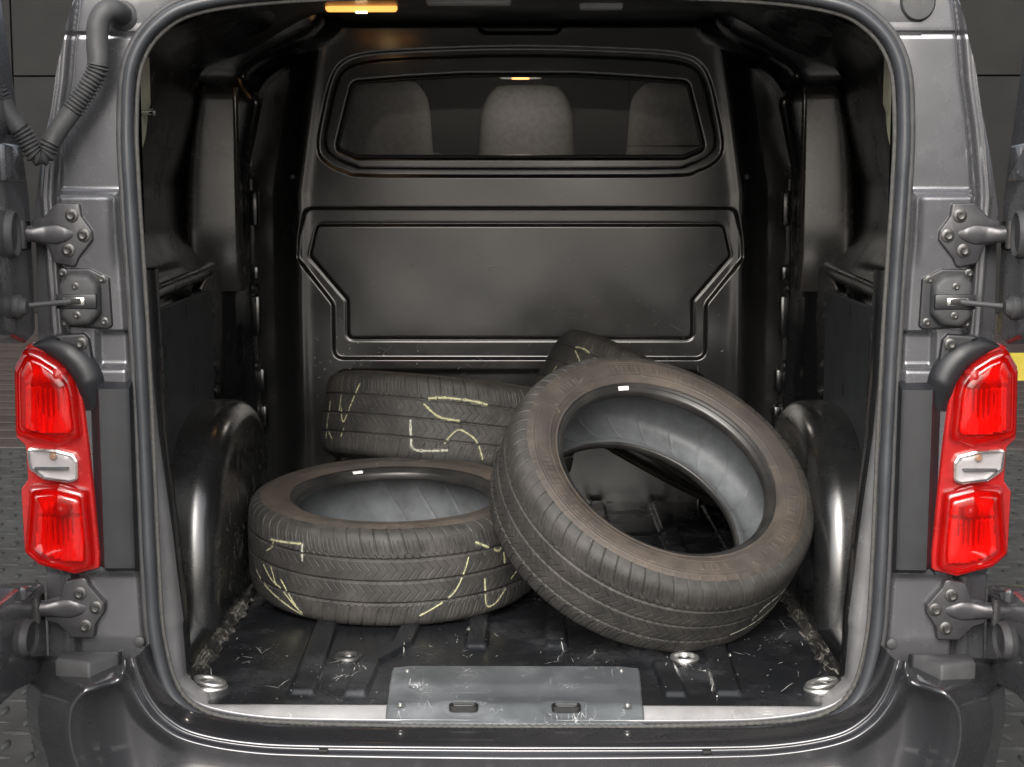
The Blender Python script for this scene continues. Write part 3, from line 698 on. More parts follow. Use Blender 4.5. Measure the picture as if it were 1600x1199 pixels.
P = [[(x * np.interp(t, [0, 1], [.62, .80]), 3.28 + t * 1.0, 1.40 - .52 * t - .06 * (x ** 2)) for t in np.linspace(0, 1, 8)] for x in np.linspace(-1, 1, 20)]
gridmesh('windscreen', np.array(P), M['windscreen'], van, flip=True)

# drag scratches and chips, real slivers lying on the surfaces
M['scratch'] = simple('bare_scratch', (.36, .36, .34), .6, 0, 0, .35, 300)
def scratches(name, par, n, place, surf, long=(.01, .07), wid=(.0005, .0016), heading=None, mat=None, mirror=False):
    V, F = [], []
    for _ in range(n):
        a, b2 = place(); L = rng.uniform(*long) * rng.uniform(.3, 1); h = (heading() if heading else rng.uniform(0, math.pi)); w = rng.uniform(*wid)
        m = max(2, int(L / .006)); bend = rng.normal() * 2.0; x, y = a, b2; k0 = len(V); gap = rng.random() < .5; prev = None
        for i in range(m + 1):
            t = i / m; ww = w * math.sin(math.pi * (.06 + .88 * t)) * rng.uniform(.6, 1.2)
            dx, dy = math.cos(h), math.sin(h)
            l_ = surf(x - dy * ww, y + dx * ww); r_ = surf(x + dy * ww, y - dx * ww)
            if l_ is None or r_ is None: break
            V += [l_, r_]
            if prev is not None and not (gap and rng.random() < .35): F.append((prev, prev + 1, len(V) - 1, len(V) - 2))
            prev = len(V) - 2; x += dx * L / m; y += dy * L / m; h += bend * L / m + rng.normal() * .06
    o = mk(name, V, F, mat or M['scratch'], par, mirror, False); o['kind'] = 'stuff'; return o
fxs = np.linspace(-.655, .655, 440); fys = np.concatenate([np.linspace(.055, .75, 260), np.linspace(.755, 2.0, 120)])
def fsurf(x, y):
    if abs(x) > .62 or y < .06 or y > 1.9 or (abs(x) < .25 and y < .275): return None
    i = min(438, max(0, int((x + .655) / 1.31 * 439))); j = int(np.clip(np.searchsorted(fys, y), 1, len(fys) - 1))
    return (x, y, float(max(FZ[i, j], FZ[i + 1, j], FZ[i, j - 1], FZ[i + 1, j - 1])) + .0007)
cl_ = [(-.5, .35), (-.33, .25), (.12, .36), (.33, .25), (.45, .3), (.5, .5), (-.12, .45), (.2, .9), (.25, 1.2), (.1, 1.3)]
def fplace():
    if rng.random() < .5: c_ = cl_[rng.integers(len(cl_))]; return c_[0] + rng.normal() * .05, c_[1] + rng.normal() * .05
    return rng.uniform(-.6, .6), .06 + 1.5 * rng.random() ** 1.6
scratches('floor_scratches', cf, 150, fplace, fsurf, (.01, .09), (.0004, .0011), lambda: math.pi / 2 + rng.normal() * .5)
scratches('floor_chips', cf, 110, fplace, fsurf, (.003, .008), (.0010, .0026))
ebk = lambda y, z: (-.628 + .0012, y, z)
for mr_ in (False, True):
    def asurf(y, z):
        if ((y - .865) / .82) ** 2 + (z + .03) ** 2 > .425 ** 2 or z < .03: return None
        return (-.6272, y, z)
    nm_ = [o for o in van.children if o.name.startswith('wheel_arch')][1 if mr_ else 0]
    scratches('arch_scratches', nm_, 130, lambda: (.865 + rng.normal() * .22, .05 + .36 * rng.random()), asurf, (.01, .07), (.0005, .0013), lambda: math.pi / 2 + rng.normal() * .6, None, mr_)
    scratches('arch_chips', nm_, 90, lambda: (.75 + rng.normal() * .2, .05 + .36 * rng.random()), asurf, (.003, .009), (.001, .0025), None, None, mr_)
def bsurf(x, z):
    if abs(x) > .64 or z < .05 or z > .93: return None
    i = int((x + .83) / 1.66 * 469); j = int((z + .02) / 1.46 * 429)
    return (x, float(BY[i:i + 2, j:j + 2].min()) - .0007, z)
M['scratch2'] = simple('faint_scratch', (.12, .12, .12), .5, 0, 0, .35, 300)
scratches('bulkhead_scratches', bk, 90, lambda: (rng.uniform(-.62, .62), .33 + .45 * rng.random() ** 1.7), bsurf, (.008, .05), (.0005, .0010), None, M['scratch2'])
scratches('bulkhead_chips', bk, 45, lambda: ((-.62 + abs(rng.normal()) * .12) if rng.random() < .6 else rng.uniform(-.6, .6), .30 + .2 * rng.random()), bsurf, (.004, .012), (.001, .0025), None, M['scratch'])

# ------------------------------------------------------------------ outer shell
for mr in (False, True):
    yy = np.concatenate([np.linspace(.045, .6, 14), np.linspace(.8, 3.3, 12)]); zz = np.concatenate([np.linspace(-.45, 1.36, 30), [1.42, 1.46, 1.49]])
    P = [[(float(xout(z)) - min(.1, .22 * (y - .045)) + (.12 * max(0, z - 1.36)) * 2 + .005, y, z) for z in zz] for y in yy]
    P = np.array(P)
    keep = np.ones((len(yy) - 1, len(zz) - 1), bool)
    yc_ = (yy[:-1] + yy[1:]) / 2; zc_ = (zz[:-1] + zz[1:]) / 2
    keep[np.ix_((yc_ > 2.35), (zc_ > .78) & (zc_ < 1.25))] = False
    gridmesh('body_side', P, M['paint_gloss'], van, mirror=mr, keep=keep)
P = [[(x, y, 1.505 - .07 * (abs(x) / .72) ** 4 - .05 * ss(np.array(y), 2.7, 3.3)) for y in np.linspace(.045, 3.3, 20)] for x in np.linspace(-.745, .745, 40)]
gridmesh('roof', np.array(P), M['paint_gloss'], van, flip=True)
P = [[(x * (1 - .12 * t * t), 4.25 + .75 * math.sin(t * 1.5), .88 - .22 * t - (.9 * max(0, t - .6))) for t in np.linspace(0, 1.6, 14)] for x in np.linspace(-.92, .92, 20)]
gridmesh('bonnet', np.array(P), M['paint_gloss'], van, flip=True)
wt = [(.20, .09), (.31, .10), (.335, .085), (.34, .05), (.34, -.05), (.335, -.085), (.31, -.10), (.20, -.09)]
for x in (-.80, .80):
    for y in (.735, 4.0):
        w = lathe('wheel', wt, M['r_tread'], van, 48, (x, y, GZ + .34), 'X'); lathe('rim', [(.205, -.07), (.19, -.05), (.12, .02), (.05, .03), (1e-3, .03)], M['bolt'], w, 36, (x, y, GZ + .34), 'X')

# ------------------------------------------------------------------ rear lamps, hinges, checks, trims, doors
LAMP = [(-.852, .676), (-.825, .667), (-.792, .648), (-.768, .619), (-.759, .586), (-.751, .495), (-.737, .302), (-.738, .274), (-.783, .262), (-.845, .279), (-.872, .304), (-.874, .416), (-.861, .434), (-.863, .494), (-.879, .510), (-.876, .636)]
def dome(name, pts, steps, mat, par, mr, y, r=.012):
    q = ccw(roundpoly(pts, r, 6)); c = q.mean(0); V = []; n = len(q)
    for sc, h in steps:
        for a, b2 in (c + (q - c) * sc): V.append((a, y - h, b2))
    V.append((c[0], y - steps[-1][1], c[1])); F = []
    for k in range(len(steps) - 1):
        for i in range(n): j = (i + 1) % n; F.append((k * n + i, k * n + j, (k + 1) * n + j, (k + 1) * n + i))
    k = len(steps) - 1
    for i in range(n): F.append((k * n + i, k * n + (i + 1) % n, len(V) - 1))
    return mk(name, V, F, mat, par, mr, True, sharp=55)
def lampset(mr):
    lp = roundpoly(LAMP, .008, 3)
    h = rings('tail_light', lp, [(0, -.06), (0, .010), (.002, .013)], M['redbody'], van, mr, 'XZ', -.01, cap=True)
    def lens(name, pts, mat, y0, steps, r=.012, cap=True):
        return rings(name, roundpoly(pts, r, 5), steps, mat, h, mr, 'XZ', y0, cap=cap, sharp=60)
    up = [(-.852, .672), (-.822, .660), (-.792, .641), (-.772, .614), (-.765, .585), (-.759, .510), (-.80, .497), (-.850, .506), (-.874, .514), (-.872, .634)]
    lowr = [(-.752, .418), (-.745, .302), (-.746, .278), (-.783, .268), (-.842, .284), (-.866, .306), (-.854, .412), (-.855, .428), (-.80, .430)]
    st = [(1, .010), (.99, .026), (.965, .034), (.91, .038), (.86, .0385), (.835, .034), (.80, .034), (.775, .0375), (.72, .039), (.4, .0395), (.2, .0395)]
    for nm, pts in (('red_lens', up), ('red_lens', lowr)):
        dome(nm, pts, st, M['redlens'], h, mr, -.010)
        q = ccw(roundpoly(pts, .012, 5)); q = offset(q, .014); cx, cz = q.mean(0)
        # ribbed reflector bowl behind the lens
        uu = np.linspace(-1, 1, 41); G = []
        x0, x1 = q[:, 0].min(), q[:, 0].max(); z0, z1 = q[:, 1].min(), q[:, 1].max()
        UU, VV = np.meshgrid(np.linspace(0, 1, 40), np.linspace(0, 1, 40), indexing='ij'); inside = sdf(q, x0 + (x1 - x0) * UU, z0 + (z1 - z0) * VV) < -.001
        for iu, u in enumerate(np.linspace(0, 1, 40)):
            row = []
            for iv, v in enumerate(np.linspace(0, 1, 40)):
                x = x0 + (x1 - x0) * u; z = z0 + (z1 - z0) * v
                r2 = ((u - .5) * 2) ** 2 + ((v - .5) * 2) ** 2
                dp = .006 + .020 * min(1, r2 * .5) + .0026 * math.sin(x * 700) * (1 if v < .6 else .4)
                dp += .012 * math.exp(-((u - .30) ** 2 + (v - .70) ** 2) / .008) - .006 * (abs(v - .62) < .03)
                if u < .03 or u > .97 or v < .03 or v > .97 or not inside[iu, iv]: dp = -.010
                row.append((x, -.010 - .006 - dp, z))
            G.append(row)
        gridmesh('reflector', np.array(G), M['reflector'], h, mirror=mr, sharp=45)
        zt = q[:, 1].max() - .035
        lathe('bulb_socket', [(.016, .0), (.016, .018), (.012, .026), (1e-4, .028)], M['redbody'], h, 20, (-.797, -.022, zt), '-Y', mr)
    wh = [(-.857, .493), (-.805, .489), (-.775, .481), (-.768, .468), (-.769, .436), (-.783, .431), (-.828, .437), (-.853, .456)]
    dome('reverse_reflector', wh, [(1, .012), (.97, .020), (.8, .0175), (.5, .0165), (.2, .0165)], M['frost'], h, mr, -.010, .008)
    dome('clear_lens', wh, [(1, .012), (.99, .030), (.94, .036), (.8, .038), (.4, .039)], M['clear'], h, mr, -.010, .008)
    lens('clear_lens_rim', wh, M['chrome'], -.010, [(0, .012), (0, .024), (.0035, .025), (.0035, .012)], .008, False)
    lathe('amber_bulb', [(.007, 0), (.007, .003), (.005, .006), (1e-4, .0065)], M['bulb'], h, 18, (-.812, -.028, .477), '-Y', mr)
    box('reverse_slot', -.845, -.785, -.036, -.026, .4535, .4575, M['plastic2'], h, .001, mr)
def softpoly(name, pts, depth, mat, par, mr, y, r=.012, dome=.012):
    return rings(name, roundpoly(pts, r, 5), [(0, -.02), (0, depth * .5), (dome * .25, depth * .8), (dome * .7, depth * .97), (dome * 1.6, depth)], mat, par, mr, 'XZ', y, sharp=50)
def pillar_fittings(mr):
    lampset(mr)
    # black cap over the top of the lamp and the trim strip beside it
    oa = resample(catmull([(-.842, .676), (-.815, .688), (-.775, .682), (-.742, .656), (-.724, .622), (-.722, .590), (-.726, .560)], 8), 40)[0]
    ia = resample(catmull([(-.846, .668), (-.822, .659), (-.792, .640), (-.771, .612), (-.763, .588), (-.759, .570), (-.757, .556)], 8), 40)[0]
    P = [[(*(o_ + (i_ - o_) * t)[:1], -.006 - .030 * math.sin(math.pi * (.03 + .80 * t)) ** .45 * min(1, .55 + k * .03, .35 + (39 - k) * .06), (o_ + (i_ - o_) * t)[1]) for t in np.linspace(0, 1, 14)] for k, (o_, i_) in enumerate(zip(oa, ia))]
    gridmesh('lamp_cover', np.array(P), M['plastic'], van, mirror=mr, flip=True)
    zz = np.linspace(.262, .612, 24); prof = [(-.757, .02), (-.755, -.006), (-.750, -.012), (-.735, -.020), (-.730, -.032), (-.726, -.036), (-.680, -.034), (-.674, -.030), (-.672, .0)]
    P = [[(x + .010 * (z - .44) * -.3, y if i not in (3, 4, 5, 6, 7) else y + .03 * float(ss(np.array(z), .60, .612)) + .03 * float(ss(np.array(z), .275, .262)), z) for i, (x, y) in enumerate(prof)] for z in zz]
    gridmesh('trim_strip', np.array(P), M['plastic'], van, mirror=mr, flip=True, sharp=40)
    cbk = softpoly('corner_bracket', [(-.815, .690), (-.752, .694), (-.744, .684), (-.738, .640), (-.76, .645)], .008, M['plastic'], van, mr, -.016, .008, .004)
    bolt((-.757, -.026, .676), cbk, .006, mr)
    # hinges
    def hinge(z, flip):
        zs = lambda v: z + (v - .866) * (-1 if flip else 1)
        pts = [(-.838, .889), (-.817, .895), (-.803, .910), (-.792, .920), (-.753, .920), (-.750, .897), (-.733, .872), (-.732, .856), (-.758, .824), (-.763, .812), (-.770, .809), (-.800, .816), (-.812, .846), (-.838, .853)]
        hp = rings('hinge', roundpoly([(x, zs(v)) for x, v in pts], .005, 3), [(0, -.012), (0, .003), (.0015, .0055), (.003, .006)], M['hinge'], van, mr, 'XZ', -.016, sharp=50)
        P = []
        for t in np.linspace(0, 1, 22):
            x = -.850 + t * .09; w = np.interp(t, [0, .2, .45, .62, .8, 1], [.015, .014, .017, .018, .013, .003]); hh = np.interp(t, [0, .2, .4, .6, .8, 1], [.015, .013, .008, .0075, .007, .0])
            P.append([(x, -.020 - hh * max(0, math.cos(a)) ** .7, z + w * math.sin(a)) for a in np.linspace(-math.pi / 2, math.pi / 2, 16)])
        gridmesh('knuckle', np.array(P), M['hinge'], hp, mirror=mr, flip=False)
        for x, v in ((-.767, .898), (-.747, .864), (-.775, .838)): bolt((x, -.022, zs(v)), hp, .0068, mr)
        lathe('hinge_pin', [(1e-4, -.024), (.008, -.024), (.008, .024), (1e-4, .024)], M['bolt'], hp, 16, (-.852, -.030, z), 'Z', mr)
        return hp
    hinge(.866, False); hinge(.200, True)
    # door check strap housing
    ck = softpoly('door_check', [(-.793, .806), (-.740, .807), (-.706, .790), (-.703, .706), (-.712, .700), (-.792, .705)], .006, M['plastic'], van, mr, -.015, .006, .003)
    dome('check_cover', [(-.790, .782), (-.772, .800), (-.737, .798), (-.720, .780), (-.720, .728), (-.738, .709), (-.770, .706), (-.789, .722)], [(1, -.004), (.99, .016), (.95, .023), (.88, .027), (.75, .029), (.4, .030)], M['plastic2'], ck, mr, -.017, .016)
    box('check_bridge', -.792, -.722, -.050, -.040, .738, .764, M['plastic'], ck, .003, mr)
    box('check_slot', -.780, -.742, -.0515, -.046, .744, .758, M['chrome'], ck, .002, mr)
    box('check_hole', -.776, -.748, -.0525, -.048, .746, .757, M['dark'], ck, .001, mr)
    for x, z in ((-.786, .799), (-.718, .788), (-.716, .714), (-.784, .712)): bolt((x, -.021, z), ck, .0042, mr, 'screw')
    for x, z in ((-.758, .777), (-.757, .727)): bolt((x, -.046, z), ck, .0038, mr, 'screw')
    sweep('check_strap', np.array([(-.757, -.045, .752), (-.79, -.062, .749), (-.83, -.075, .746), (-.86, -.09, .744)]), 1, sec=[(.0045, .003), (-.0045, .003), (-.0045, -.003), (.0045, -.003)], mat=M['plastic2'], parent=ck, mirror=mr, up=(0, 0, 1))
    lathe('strap_stop', [(1e-4, -.05), (.014, -.05), (.02, -.04), (.022, -.015), (.017, -.012), (.021, -.006), (.021, .004), (.016, .008), (.012, .016), (1e-4, .017)], M['plastic2'], ck, 24, (-.846, -.086, .744), 'X', mr)
    # step pad on the bumper corner
    sp_ = [(-.808, -.045), (-.70, -.045), (-.70, -.064), (-.738, -.112), (-.803, -.092)]
    pad = rings('step_pad', roundpoly(sp_, .006, 3), [(0, -.02), (0, .006), (.003, .010), (.006, .0115)], M['plastic2'], van, mr, 'XY', .118, sharp=40)
    lathe('plug', [(.010, 0), (.0095, .002), (.006, .0035), (1e-4, .004)], M['plastic2'], van, 20, (-.676, -.006, .135), '-Y', mr)
    lathe('plug', [(.010, 0), (.009, .002), (.006, .0035), (1e-4, .004)], M['plastic2'], van, 20, (-.632, -.045, .03), '-Y', mr)
    # rear door, opened to the side
    dz = roundpoly([(-.135, 1.40), (-.09, 1.27), (.0, 1.0), (.022, .93), (.03, .80), (.03, .69), (-.02, .675), (-.10, .695), (-.24, .695), (-.24, .262), (-.12, .262), (-.04, .248), (.03, .236), (.03, .060), (-.15, .088), (-.80, .10), (-.80, 1.40)], .018, 4)
    dr = rings('rear_door', dz, [(0, -.065), (0, -.004), (.004, .001), (.010, .002)], M['paint'], van, mr, 'YZ', -.854, sharp=40, capback=True)
    dpn = roundpoly([(-.055, 1.36), (-.03, 1.0), (-.05, .70), (-.10, .72), (-.70, .72), (-.70, 1.36)], .02, 4)
    rings('inner_panel', roundpoly([(-.26, 1.33), (-.22, .96), (-.22, .74), (-.70, .74), (-.70, 1.33)], .03, 4), [(0, .001), (.004, .008), (.012, .010)], M['plastic'], dr, mr, 'YZ', -.854)
    for z, zb in ((.864, 1), (.197, -1)):
        rings('hinge_pocket', roundpoly([(-.026, z - .026), (.014, z - .026), (.014, z + .026), (-.026, z + .026)], .004, 3), [(0, .0022), (.002, .0045), (.004, .004), (.005, .003)], M['dark'], dr, mr, 'YZ', -.854)
        box('pocket_bar', -.8655, -.858, -.022, .010, z - .004, z + .004, M['bolt'], dr, .002, mr)
    for y, z, ry, rz in ((-.098, .868, .032, .042), (-.092, .166, .042, .034)):
        a = np.linspace(0, 2 * math.pi, 28, endpoint=False); el = np.stack([y + ry * np.cos(a), z + rz * np.sin(a)], 1)
        rings('rubber_buffer', el, [(0, 0), (.002, .010), (.005, .014), (.009, .012), (.012, .009)], M['plastic2'], dr, mr, 'YZ', -.854)
    for pts in ([(-.11, .235), (-.02, .235), (-.02, .248), (-.11, .262)], [(-.13, .955), (-.02, .955), (-.035, 1.02), (-.13, 1.02)]):
        rings('pressed_rib', roundpoly(pts, .006, 3), [(0, .001), (.003, .008), (.006, .010)], M['paint'], dr, mr, 'YZ', -.854)
for m in (False, True): pillar_fittings(m)
# oval rubber plug where the wiring does not run
a = np.linspace(0, 2 * math.pi, 32, endpoint=False)
rings('oval_plug', np.stack([.690 + .031 * np.cos(a), 1.262 + .034 * np.sin(a)], 1), [(0, 0), (.001, .005), (.004, .009), (.010, .0095)], M['plastic2'], van, False, 'XZ', .008)

# wiring hose: elbow, corrugated lengths and sleeves
hp = catmull([(-.676, .004, 1.240), (-.678, -.03, 1.246), (-.690, -.046, 1.243), (-.702, -.050, 1.225), (-.706, -.050, 1.195), (-.706, -.050, 1.150), (-.722, -.052, 1.118), (-.748, -.054, 1.080), (-.774, -.056, 1.045), (-.788, -.058, 1.022), (-.797, -.060, 1.004), (-.808, -.064, 1.000), (-.818, -.068, 1.010), (-.832, -.074, 1.038), (-.850, -.082, 1.068), (-.866, -.09, 1.105), (-.878, -.10, 1.15), (-.885, -.115, 1.20)], 12)
HP, sl = resample(hp, 620); L = sl[-1]
def hosepiece(name, a, b2, r, wav=0, mat=None, par=None):
    i = (sl >= a * L) & (sl <= b2 * L); p = HP[i]; s_ = sl[i]
    rr = r + (wav * (np.abs(((s_ / .0068) % 1) - .5) * 2 - .5) if wav else 0)
    return sweep(name, p, rr, 18, False, mat, par)
hose = hosepiece('wiring_hose', 0, .27, .0185, 0, M['plastic2'], van)
lathe('hose_collar', [(.026, 0), (.026, .004), (.022, .008), (.018, .010)], M['plastic2'], hose, 28, (-.676, .010, 1.240), '-Y')
hosepiece('corrugated_length', .265, .43, .0165, .0065, M['plastic2'], hose)
hosepiece('hose_sleeve', .425, .545, .0168, 0, M['plastic2'], hose)
hosepiece('corrugated_length', .54, .70, .0160, .006, M['plastic2'], hose)
hosepiece('hose_sleeve', .695, .80, .0168, 0, M['plastic2'], hose)
hosepiece('corrugated_length', .795, 1.0, .0165, .0065, M['plastic2'], hose)

# ------------------------------------------------------------------ bumper
rc = catmull([(0, -.034), (-.34, -.032), (-.47, -.026), (-.564, -.008), (-.612, .020), (-.641, .056), (-.658, .095), (-.668, .130)], 14)
oc = catmull([(0, -.36), (-.40, -.36), (-.62, -.35), (-.76, -.30), (-.84, -.20), (-.868, -.06), (-.872, .05), (-.872, .118)], 14)
rc = resample(rc, 190)[0]; oc = resample(oc, 190)[0]; rc[:, 0] -= np.linspace(0, 0, 190)
wz = np.linspace(0, 1, 190)[:, None]
T_ = np.linspace(0, 1, 150) ** 1.35
G = rc[:, None, :] + (oc - rc)[:, None, :] * T_[None, :, None]
Xb, Zb = G[..., 0], G[..., 1]; Ab = -Xb
db = np.linalg.norm(G - rc[:, None, :], axis=2)
crz = catmull([(-.36, .70), (-.20, .722), (-.054, .748), (-.02, .757), (.016, .762), (.05, .760), (.075, .750), (.095, .728), (.108, .70), (.118, .66)], 10)
crs = np.interp(Zb, crz[:, 0], crz[:, 1]); outb = Ab - crs
Yb = -.092 - .012 * ss(db, 0, .012) - .05 * ss(db, .03, .22) * ss(Ab, .74, .50)
Yb += .018 * ss(db, .012, .05) * ss(Ab, .56, .64) * ss(outb, -.005, -.05)               # scoop between ridge and crease
Yb -= .050 * ss(outb, -.085, .0) * ss(db, .0, .035)
Yb -= .006 * np.exp(-(outb / .006) ** 2) * ss(db, .01, .04)
Yb += .75 * np.maximum(outb - .004, 0) + .8 * np.maximum(outb - .07, 0)
topz = .106 + 0 * Ab; tt_ = ss(Zb, .092, .118) * ss(Ab, .675, .70); Yb = Yb * (1 - tt_) + (-.045) * tt_
Pb = np.stack([Xb, Yb, Zb], -1)
# lip and channel on the inner side of the ridge
lipd = [(0, -.092), (.003, -.0935), (.006, -.091), (.0085, -.080), (.010, -.055), (.011, -.03), (.013, .004), (.02, .008)]
tn = np.gradient(rc, axis=0); tn /= np.linalg.norm(tn, axis=1)[:, None]; inw = np.stack([tn[:, 1], -tn[:, 0]], 1)
if inw[0, 1] < 0: inw = -inw
Li = np.stack([np.stack([rc[:, 0] + inw[:, 0] * d_, np.full(190, y_), rc[:, 1] + inw[:, 1] * d_], -1) for d_, y_ in lipd[::-1]], 1)
Pl = np.concatenate([Li[:, :-1], Pb], 1)
Pall = np.concatenate([Pl[::-1], (Pl * [-1, 1, 1])[1:]], 0)
bm_ = gridmesh('rear_bumper', Pall, M['paint_gloss'], van, flip=True)
for x in (-.335, .337): box('bumper_slot', x - .008, x + .008, -.102, -.094, -.037, -.031, M['dark'], bm_, .001)

# ------------------------------------------------------------------ tyres
NT_ = 2400
def revolve(prof, n, hfun=None):
    """prof (m,2): lateral, radius.  axis = local Z.  hfun(theta, arc) -> offset along profile normal"""
    p = np.asarray(prof, float); d = np.gradient(p, axis=0); d /= np.linalg.norm(d, axis=1)[:, None]
    nrm = np.stack([-d[:, 1], d[:, 0]], 1)
    th = np.linspace(0, 2 * math.pi, n, endpoint=False)
    TH, J = np.meshgrid(th, np.arange(len(p)), indexing='ij')
    h = hfun(TH, J) if hfun is not None else np.zeros(TH.shape)
    s = p[J, 0] + nrm[J, 0] * h; r = p[J, 1] + nrm[J, 1] * h
    return np.stack([r * np.cos(TH), r * np.sin(TH), s], -1)
halfp = [(0, .342), (.04, .3417), (.07, .3398), (.086, .3372), (.096, .3325), (.103, .3255), (.1075, .316), (.109, .311)]
tp_ = [(-a, b2) for a, b2 in halfp[::-1]] + halfp[1:]
TP, tarc = resample(catmull(tp_, 10), 150); tarc = tarc - tarc[-1] / 2
def treadh(TH, J):
    s = tarc[J]; c = TH * .342                                   # arc positions in metres
    C = 2 * math.pi * .342
    def per(pos, n, off=0.):                                      # signed distance to the nearest of n lines round the tyre
        p = C / n; return ((pos + off + p / 2) % p) - p / 2
    h = np.zeros(TH.shape)
    tri = lambda n, off=0.: np.abs(per(c, n, off)) / (C / n) * 2  # 0..1 triangle
    for k, sg in enumerate((-.049, 0., .049)):                    # main grooves with notched edges
        w = .0019 + .0009 * (tri(120, .004 * k) > .55)
        h = np.minimum(h, -.0062 * ss(np.abs(s - sg), w + .0012, w - .0004))
    for lo, hi, sgn in ((-.049, 0, 1), (0, .049, 1)):             # chevron sipes in the middle ribs
        m = (s > lo + .0055) & (s < hi - .0055); mid = (lo + hi) / 2
        q = per(c + sgn * np.abs(s - mid) * .85, 112, .003 if lo < 0 else .011)
        h = np.where(m, np.minimum(h, -.0024 * ss(np.abs(q), .0012, .0004)), h)
    a = np.abs(s)                                                 # shoulder slots, with fine sipes between
    sl_ = per(c + .25 * (a - .05), 68); m = (a > .058)
    dep = np.interp(a, [.058, .062, .115, .128, .135], [0, .0052, .0052, .003, 0])
    h = np.where(m, np.minimum(h, -dep * .8 * ss(np.abs(sl_), .0016, .0006)), h)
    sp2 = per(c + .25 * (a - .05), 204, .0032); dep2 = np.interp(a, [.062, .066, .088, .092], [0, .0018, .0018, 0])
    h = np.where(m, np.minimum(h, -dep2 * ss(np.abs(sp2), .0011, .0004)), h)
    nt_ = per(c + .6 * (a - .05), 136, .004); h = np.where((a > .052) & (a < .060), np.minimum(h, -.003 * ss(np.abs(nt_), .0014, .0006)), h)
    wear = .55 + .45 * np.sin(TH * 3 + 1) * np.sin(TH * 7 + s * 20)
    h = h * (.75 + .25 * wear)
    return h
side = resample(catmull([(.109, .311), (.1125, .302), (.114, .288), (.1125, .270), (.108, .256), (.1035, .248), (.1018, .2445)], 8), 60)[0]
def sideh(TH, J):
    r = side[J, 1]; h = np.zeros(TH.shape)
    h += .0011 * np.exp(-((r - .2985) / .0016) ** 2) + .0010 * np.exp(-((r - .2615) / .0014) ** 2) + .0018 * np.exp(-((r - .2445) / .0022) ** 2)
    h += .0006 * np.exp(-((r - .2925) / .0012) ** 2)
    band = ss(r, .266, .268) * ss(r, .290, .288)
    blk = (np.sin(TH * 3 + .6) > .35) | (np.sin(TH * 5 + 2) > .8)
    f = np.sin(TH * 95) * .5 + np.sin(TH * 149 + 1) * .5
    h += .0007 * band * blk * (f > .1) * ss(np.abs(r - .278), .010, .008)
    h += .0006 * ss(r, .300, .303) * (np.abs(((TH * 68 / (2 * math.pi)) % 1) - .5) < .08)
    return h
bead = resample(catmull([(.1018, .2445), (.0995, .2405), (.0975, .237), (.096, .2335), (.0945, .2305), (.090, .2275), (.083, .2262), (.0775, .2265), (.0745, .2285), (.074, .2315)], 8), 40)[0]
beadh = lambda TH, J: .0007 * np.exp(-(((np.arange(40)[J]) - 9) / 1.6) ** 2) - .0006 * np.exp(-(((np.arange(40)[J]) - 15) / 1.4) ** 2)
lin = [(.074, .2315), (.082, .246), (.093, .262), (.0985, .28), (.0975, .298), (.091, .314), (.078, .325), (.055, .3295), (0, .331)]
lin = lin + [(-a, b2) for a, b2 in lin[::-1][1:]]
linr = resample(catmull(lin, 6), 90)[0]; ls_ = np.linspace(-1, 1, 90)
def linh(TH, J):
    q = ((TH * 26 / (2 * math.pi) + ls_[J] * 1.4) % 1) - .5
    return -.0022 * ss(np.abs(q), .030, .010) + .0006 * np.sin(TH * 7 + ls_[J] * 5)
mt = gridmesh('tread', revolve(TP, NT_, treadh), M['r_tread'], wu=True, mesh_only=True, flip=True)
ms = gridmesh('sidewall', revolve(side, 720, sideh), M['r_side'], wu=True, mesh_only=True, flip=True)
def flipmesh(G, **k):
    G = G.copy(); G[..., 2] *= -1; return G
ms2 = gridmesh('sidewall', flipmesh(revolve(side, 720, sideh)), M['r_side'], wu=True, mesh_only=True)
mb = gridmesh('bead', revolve(bead, 240, beadh), M['r_bead'], wu=True, mesh_only=True, flip=True)
mb2 = gridmesh('bead', flipmesh(revolve(bead, 240, beadh)), M['r_bead'], wu=True, mesh_only=True)
ml = gridmesh('inner_liner', revolve(linr, 900, linh), M['r_inner'], wu=True, mesh_only=True, flip=True)

def profile_at(s):
    return np.interp(s, TP[:, 0], TP[:, 1])
def chalk(root, pts, w=.006, mat=None):
    """stroke on the tread: pts = (angle in degrees, lateral metres)"""
    p = catmull([(a * math.pi / 180 * .342, s) for a, s in pts], 10) if len(pts) > 2 else np.array([(a * math.pi / 180 * .342, s) for a, s in pts])
    p, ar = resample(p, max(8, int(np.linalg.norm(np.diff(p, axis=0), axis=1).sum() / .0035)))
    t = np.gradient(p, axis=0); t /= np.linalg.norm(t, axis=1)[:, None]; nn = np.stack([-t[:, 1], t[:, 0]], 1)
    G = []
    for i in range(len(p)):
        ww = w * (.55 + .45 * rng.random()) * (.6 if i in (0, len(p) - 1) else 1); row = []
        for k in (-1, -.35, .35, 1):
            q = p[i] + nn[i] * ww * .5 * k; th = q[0] / .342; s = max(-.106, min(.106, q[1])); r = profile_at(s) + (.0007 if mat is not M['smear'] else .0003) - (.0008 if abs(k) == 1 else 0)
            row.append((r * math.cos(th), r * math.sin(th), s))
        G.append(row)
    mid = (p[:-1, 1] + p[1:, 1]) / 2
    if mat is not M['smear']: chalk(root, pts, w * 2.1, M['smear'])
    kp = np.ones((len(p) - 1, 3), bool)
    for g in (-.049, 0, .049): kp[np.abs(mid - g) < .0034] = False
    for i in range(len(p) - 1):
        if rng.random() < .015: kp[i] = False
        if rng.random() < .22: kp[i, rng.integers(0, 3)] = False
    return gridmesh('chalk_mark', np.array(G), mat or M['chalk'], root, flip=True, keep=kp)
